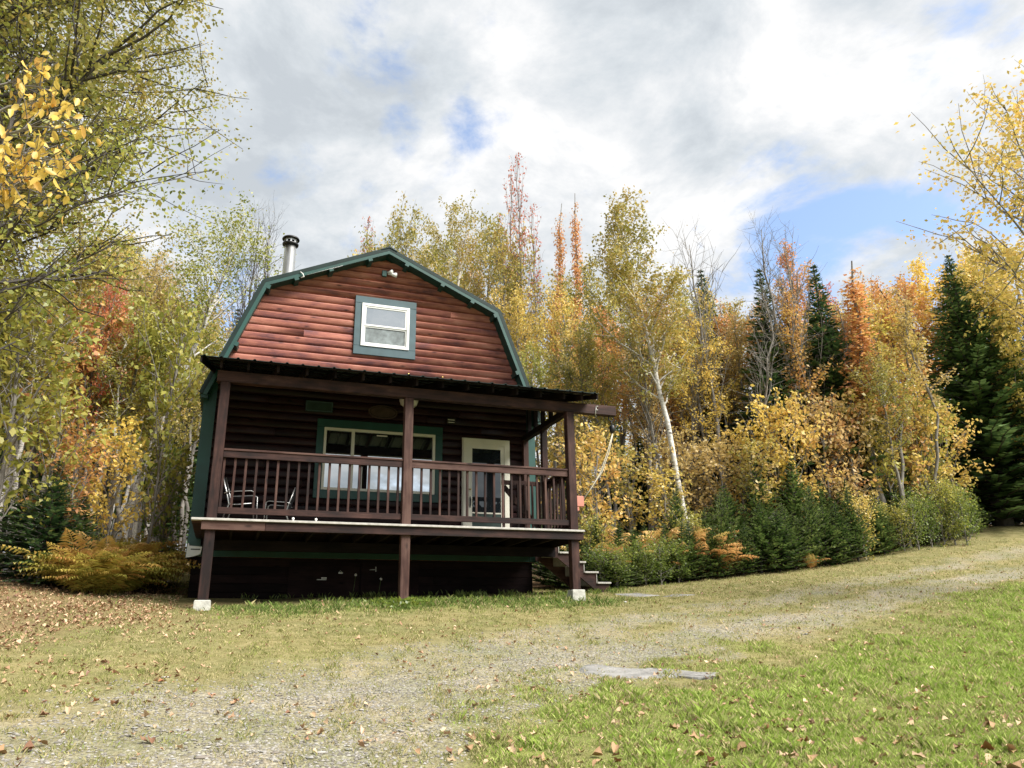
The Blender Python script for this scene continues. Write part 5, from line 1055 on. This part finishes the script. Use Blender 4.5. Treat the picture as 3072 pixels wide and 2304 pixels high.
# taller tufts against the cabin
def tufts():
    rng = np.random.default_rng(8); cs = []
    for x0, x1, y, k in ((1.2, 5.9, 13.0, 60), (2.3, 3.3, 12.85, 30), (4.0, 6.6, 14.2, 40), (6.1, 7.6, 14.1, 30), (0.2, 6.0, 15.2, 40)):
        cs += [(rng.uniform(x0, x1), y + rng.normal() * .18) for _ in range(k)]
    P = np.repeat(np.array(cs), 14, 0) + rng.normal(size=(len(cs) * 14, 2)) * .06; n = len(P); x, y = P[:, 0], P[:, 1]; z = zg(x, y) - .005
    h = rng.uniform(.03, .13, n); a = rng.uniform(0, 6.28, n); la = rng.uniform(0, 6.28, n); w_ = .004; sx, sy = np.cos(a) * w_, np.sin(a) * w_; lx, ly = np.cos(la) * h * .5, np.sin(la) * h * .5
    V = np.stack([np.c_[x - sx, y - sy, z], np.c_[x + sx, y + sy, z], np.c_[x + lx * .35 + sx * .6, y + ly * .35 + sy * .6, z + h * .62], np.c_[x + lx, y + ly, z + h * .95]], 1).reshape(-1, 3)
    b = np.arange(n)[:, None] * 4; F = np.concatenate([b + [0, 1, 2], b + [0, 2, 3]])
    tag(link('grass_tufts', mesh_np('grass_tufts', V, F, LM['green'], False, np.repeat(rng.uniform(0, .8, n), 4))), 'taller dark green weeds along the foot of the cabin', None, None, 'stuff')
tufts()
def weeds(px, t, k, name, label):
    x, y, z = spot(px, t); rng = np.random.default_rng(int(px)); P = np.c_[rng.normal(size=k) * .22, rng.normal(size=k) * .12, rng.uniform(.02, .16, k)]
    V, F, rn = leaf_quads(P, .06, rng, -.2, .6, .9); tag(link(name, mesh_np(name, V, F, LM['green'], False, rn * .7), None, (x, y, z)), label, None, None, 'stuff')
weeds(871, 12.6, 260, 'weed_patch', 'patch of low green weeds at the foot of the middle post')

# leaf shapes for fallen leaves
def fallen_mesh(seed, kind):
    r = np.random.default_rng(seed); n = 10; ang = np.linspace(0, 2 * math.pi, n, endpoint=False)
    rad = np.where(np.arange(n) % 2 == 0, 1.0, 0.62 if kind else 0.88) * (1 + .15 * r.normal(size=n)); X = np.cos(ang) * rad * .5; Y = np.sin(ang) * rad * .36; cu = r.uniform(.5, 1.3)
    Z = cu * (np.abs(Y) ** 1.5) * 1.6 + .25 * r.uniform(-1, 1) * X + .06 * r.uniform(0, 1, n); V = np.r_[[[0, 0, 0]], np.c_[X, Y, Z]]; V[:, 2] -= V[:, 2].min()
    F = np.array([[0, 1 + i, 1 + (i + 1) % n] for i in range(n)]); return V, F
FM = [fallen_mesh(s, s % 2) for s in range(6)]
FMAT = {}
for nm, c in (('tan', (0.34, 0.21, 0.11)), ('brown', (0.18, 0.09, 0.05)), ('russet', (0.30, 0.12, 0.055)), ('pale', (0.42, 0.30, 0.18)), ('orange', (0.46, 0.21, 0.05))): FMAT[nm] = plain('fallen_leaf_' + nm, c, .8, 0, .35, 40)
FME = {}
def fallen():
    rng = np.random.default_rng(9); k = 0
    x, y, t = ground_samples(4000, rng, 4.6, 12.5, 1.0, -60, 2270); g, gr, li, wd, un, lu = zones(x, y)
    pr = (0.22 + .78 * g) * (1 - .4 * gr) * (1 - wd) * (1 - un); cl = hills(x, y, 1.8, 40); keep = np.nonzero(rng.uniform(size=len(x)) < pr * np.clip(.45 + .6 * cl, .1, 1))[0]
    keep = keep[np.argsort(t[keep] + rng.uniform(0, 5, len(keep)))][:300]
    for i in keep:
        s = rng.uniform(.04, .085); c = rng.choice(['tan', 'brown', 'russet', 'pale', 'orange'], p=[.38, .10, .10, .38, .04]); j = int(rng.integers(6)); key = (j, c)
        if key not in FME: FME[key] = mesh_np('fallen_leaf', FM[j][0], FM[j][1], FMAT[c], True)
        o = link('fallen_leaf', FME[key], None, (x[i], y[i], float(zg(x[i:i + 1], y[i:i + 1])[0]) + .012), (rng.uniform(-.5, .5), rng.uniform(-.5, .5), rng.uniform(0, 6.28)), (s, s, s))
        tag(o, 'curled %s fallen leaf lying on the near grass' % c, 'leaf', 'fallen leaves on the near lawn')
    # the rest, uncounted
    x, y, t = ground_samples(26000, rng, 5, 26, .75, -150, 2300); g, gr, li, wd, un, lu = zones(x, y); px_l = sstep(x, 1.5, -2.5) * sstep(y, 6, 9)
    pr = np.clip(.14 + .26 * g + .9 * li + .35 * px_l, 0, 1) * (1 - un) * (1 - .35 * gr) * (1 - .6 * wd); pr *= np.clip(.6 + .5 * hills(x, y, 1.6, 44), .15, 1.1); kp = rng.uniform(size=len(x)) < pr; x, y, t = x[kp], y[kp], t[kp]
    xl = rng.uniform(-7, -.7, 7000); yl = rng.uniform(8, 17.5, 7000); d_, s_ = polydist(xl, yl, P_LIT); ok = (d_ * s_ + .5 * hills(xl, yl, 1.5, 3) > -.3) & (rng.uniform(size=7000) < .75); x = np.r_[x, xl[ok]]; y = np.r_[y, yl[ok]]
    n = len(x); z = zg(x, y) + .012; s = rng.uniform(.025, .06, n); a = rng.uniform(0, 6.28, n); ti = rng.normal(size=(n, 2)) * .35; VV = []; FF = []; RR = []; off = 0
    for j in range(6):
        q = np.nonzero(np.arange(n) % 6 == j)[0]; V0, F0 = FM[j]; c, sn = np.cos(a[q])[:, None], np.sin(a[q])[:, None]; S = s[q][:, None]
        X = (V0[:, 0] * c - V0[:, 1] * sn) * S; Y = (V0[:, 0] * sn + V0[:, 1] * c) * S; Z = V0[:, 2] * S + X * ti[q, :1] + Y * ti[q, 1:]
        VV.append(np.stack([X + x[q][:, None], Y + y[q][:, None], Z + z[q][:, None]], -1).reshape(-1, 3)); FF.append((F0[None] + (np.arange(len(q)) * len(V0))[:, None, None]).reshape(-1, 3) + off); off += len(q) * len(V0); RR.append(np.repeat(rng.uniform(0, 1, len(q)), len(V0)))
    tag(link('leaf_litter', mesh_np('leaf_litter', np.concatenate(VV), np.concatenate(FF), LM['litter'], False, np.concatenate(RR))), 'brown fallen leaves strewn over the yard and wood floor', None, None, 'stuff'); print('litter', n)
fallen()
def rock(seed, sub=2, flat=.5):
    bm = bmesh.new(); bmesh.ops.create_icosphere(bm, subdivisions=sub, radius=.5); r = random.Random(seed); ks = [(Vector((r.uniform(-1, 1), r.uniform(-1, 1), r.uniform(-1, 1))).normalized(), r.uniform(.3, .46)) for _ in range(7)]
    for v in bm.verts:
        for d, h in ks:
            e = v.co.dot(d) - h
            if e > 0: v.co -= d * e * .85
        v.co.z *= flat
    V = np.array([v.co[:] for v in bm.verts]); bm.verts.index_update(); F = np.array([[v.index for v in f.verts] for f in bm.faces]); bm.free(); return V, F
RK = [rock(s, 1, .45) for s in range(5)]
def stones():
    rng = np.random.default_rng(14); SM = [plain('gravel_stone_%s' % n, c, .85, 0, .25, 30) for n, c in (('grey', (.27, .265, .25)), ('pale', (.36, .35, .33)), ('brown', (.20, .175, .15)))]; ME = {}
    x, y, t = ground_samples(5000, rng, 4.6, 13, .9, -60, 1900); g, gr, li, wd, un, lu = zones(x, y); kp = np.nonzero(rng.uniform(size=len(x)) < (gr ** 1.5) * .25)[0][:110]
    for i in kp:
        j, c = int(rng.integers(5)), int(rng.integers(3)); key = (j, c)
        if key not in ME: ME[key] = mesh_np('stone', RK[j][0], RK[j][1], SM[c], True)
        s = rng.uniform(.02, .055) * (1.8 if rng.uniform() < .10 else 1); o = link('stone', ME[key], None, (x[i], y[i], float(zg(x[i:i + 1], y[i:i + 1])[0]) + .004), (0, 0, rng.uniform(0, 6.28)), (s * rng.uniform(1, 1.7), s, s * .55)); tag(o, '%s stone lying on the gravel track' % ('grey', 'pale', 'brown')[c], 'stone', 'loose stones on the gravel track')
    x, y, t = ground_samples(110000, rng, 4.4, 22, .9, -80, 2280); g, gr, li, wd, un, lu = zones(x, y); kp = rng.uniform(size=len(x)) < gr * .8 * (1 - wd); x, y = x[kp], y[kp]; n = len(x); z = zg(x, y) + .001; s = rng.uniform(.004, .017, n); a = rng.uniform(0, 6.28, n)
    V0 = np.array([(1, 0, 0), (.3, .8, 0), (-.7, .5, 0), (-.8, -.5, 0), (.2, -.8, 0), (.25, .1, .55), (-.35, -.05, .5)]); F0 = np.array([(0, 1, 5), (1, 2, 5), (2, 6, 5), (2, 3, 6), (3, 4, 6), (4, 5, 6), (4, 0, 5)])
    c, sn = np.cos(a)[:, None], np.sin(a)[:, None]; S = s[:, None]; X = (V0[:, 0] * c - V0[:, 1] * sn) * S; Y = (V0[:, 0] * sn + V0[:, 1] * c) * S; Z = V0[:, 2] * S
    m, tt, b = new_mat('pebbles'); at = tt.nodes.new('ShaderNodeAttribute'); at.attribute_name = 'rnd'; L(tt, ramp(tt, at.outputs['Fac'], [(0, (.13, .118, .098)), (.5, (.215, .20, .175)), (1, (.34, .325, .30))]), b.inputs['Base Color']); b.inputs['Roughness'].default_value = .9
    tag(link('pebbles', mesh_np('pebbles', np.stack([X + x[:, None], Y + y[:, None], Z + z[:, None]], -1).reshape(-1, 3), (F0[None] + (np.arange(n) * 7)[:, None, None]).reshape(-1, 3), m, False, np.repeat(rng.uniform(0, 1, n), 7))), 'loose grey gravel of the track', None, None, 'stuff'); print('pebbles', n)
stones()
def slab(name, label, cat, pts, h, seed):
    """flat rock lying in the grass: irregular outline with a sloping edge"""
    r = np.random.default_rng(seed); P = np.array(pts, float); Q = []
    for a, b in zip(P, np.roll(P, -1, 0)):
        for f in (0, .25, .5, .75): Q.append(a + (b - a) * f + r.normal(size=2) * .022)
    Q = np.array(Q); c = Q.mean(0); n = len(Q); V = []
    for k, (s, dz) in enumerate(((1.08, -.03), (1.0, h * .6), (.86, h), (.45, h * 1.05))):
        W_ = c + (Q - c) * s; V.append(np.c_[W_, zg(W_[:, 0], W_[:, 1]) + dz + r.normal(size=n) * .003])
    V = np.concatenate(V + [np.array([[c[0], c[1], zg1(*c) + h * 1.05]])]); F4 = [[k * n + i, k * n + (i + 1) % n, (k + 1) * n + (i + 1) % n, (k + 1) * n + i] for k in range(3) for i in range(n)]; F3 = [[3 * n + i, 3 * n + (i + 1) % n, 4 * n] for i in range(n)]
    tag(link(name, mesh_np(name, V, [np.array(F4), np.array(F3)], MT['stone'], False)), label, cat)
slab('flat_rock', 'long pale flat rock bedded in the lawn', 'rock', [(3.30, 7.35), (3.62, 7.62), (3.95, 7.22), (4.12, 7.20), (4.47, 6.66), (4.38, 6.50), (4.00, 6.78), (3.75, 6.86), (3.45, 6.95)], .020, 3)
slab('paving_slab', 'wet grey stone slab in the grass beyond the stairs', 'slab', [(7.05, 13.75), (7.6, 13.85), (7.8, 13.35), (7.2, 13.3)], .012, 5)
slab('paving_slab', 'small pale stone slab in the grass right of the stairs', 'slab', [(7.7, 13.05), (8.1, 13.15), (8.25, 12.8), (7.8, 12.75)], .012, 6)
for i, (x, y, s) in enumerate(((5.50, 12.62, .10), (5.58, 12.58, .085), (5.64, 12.64, .09), (6.55, 12.35, .07))):
    tag(link('white_stone', mesh_np('white_stone', RK[i][0], RK[i][1], MT['whitestone'], True), None, (x, y, zg1(x, y) + .01), (0, 0, i), (s, s, s)), 'white stone beside the right concrete pier' if i < 3 else 'lone white stone in the grass right of the pier', 'stone', 'white stones by the pier' if i < 3 else None)
# white flowers under the porch
for i, (x, y, h, lb) in enumerate(((2.18, 14.3, .42, 'taller white daisy under the porch'), (2.62, 14.2, .34, 'small round white daisy under the porch, nearer the post'))):
    z = zg1(x, y); e = thing('daisy', lb, 'flower', (x, y, z), 'daisies under the porch')
    tpart('stem', MB().tube([(x - .05, y, z - .03), (x - .02, y, z + h * .5), (x, y, z + h)], .004, 5), LM['green'], e)
    mb = MB()
    for k in range(10):
        a = k * .628; mb.add([(x, y, z + h), (x + .018 * math.cos(a - .2), y - .008, z + h + .018 * math.sin(a - .2)), (x + .026 * math.cos(a), y - .004, z + h + .026 * math.sin(a)), (x + .018 * math.cos(a + .2), y - .008, z + h + .018 * math.sin(a + .2))], [(0, 1, 2, 3)])
    tpart('petals', mb, MT['white'], e); tpart('heart', MB().lathe([(0, -.006), (.012, -.004), (.012, .004), (0, .008)], (x, y - .008, z + h), 8), MT['brass'], e)

# far wood closing the horizon: more firs and maples beyond
GFAR = 'far trees closing the wood'
for i in range(64):
    px = -260 + 2760 * (i + .5) / 64 + rnd.uniform(-12, 12); t = rnd.uniform(42, 56)
    if 620 < px < 1000: t += 6
    x, y, z = spot(px, t); py = 905 + rnd.uniform(-60, 60); h = max(5, top_h(px, py, t))
    if i % 3: put_tree(PRO['firmid'], 'fir_tree', 'distant dark fir closing the wood', 'tree', GFAR, x, y, h / 11, sw=1.5, crown='foliage')
    else: put_tree(PRO['mapleB'], 'maple_tree', 'distant yellow tree closing the wood', 'tree', GFAR, x, y, h / 9, sw=1.3, mat=LM['yellow'])
# where look-alikes share a label, tell them apart by their order in the picture
ORD = ['first', 'second', 'third', 'fourth', 'fifth', 'sixth', 'seventh', 'eighth', 'ninth', 'tenth', 'eleventh', 'twelfth', 'thirteenth', 'fourteenth', 'fifteenth', 'sixteenth', 'seventeenth', 'eighteenth', 'nineteenth', 'twentieth']
ORD += ['twenty-' + o for o in ORD[:9]] + ['thirtieth'] + ['thirty-' + o for o in ORD[:9]] + ['fortieth'] + ['forty-' + o for o in ORD[:9]]
def order_labels():
    by = {}
    for o in COL.objects:
        if o.parent is None and 'label' in o and o.get('category') in ('tree', 'bush', 'shrub', 'sapling'): by.setdefault(o['label'], []).append(o)
    for lb, os_ in by.items():
        if len(os_) < 2: continue
        inv = RC.T
        def colm(o):
            q = inv @ (np.array(o.location) - np.array(EYE)); return q[0] / max(q[1], .1)
        os_.sort(key=colm)
        for i, o in enumerate(os_): o['label'] = lb + ', ' + ORD[i] + ' from left'
order_labels()
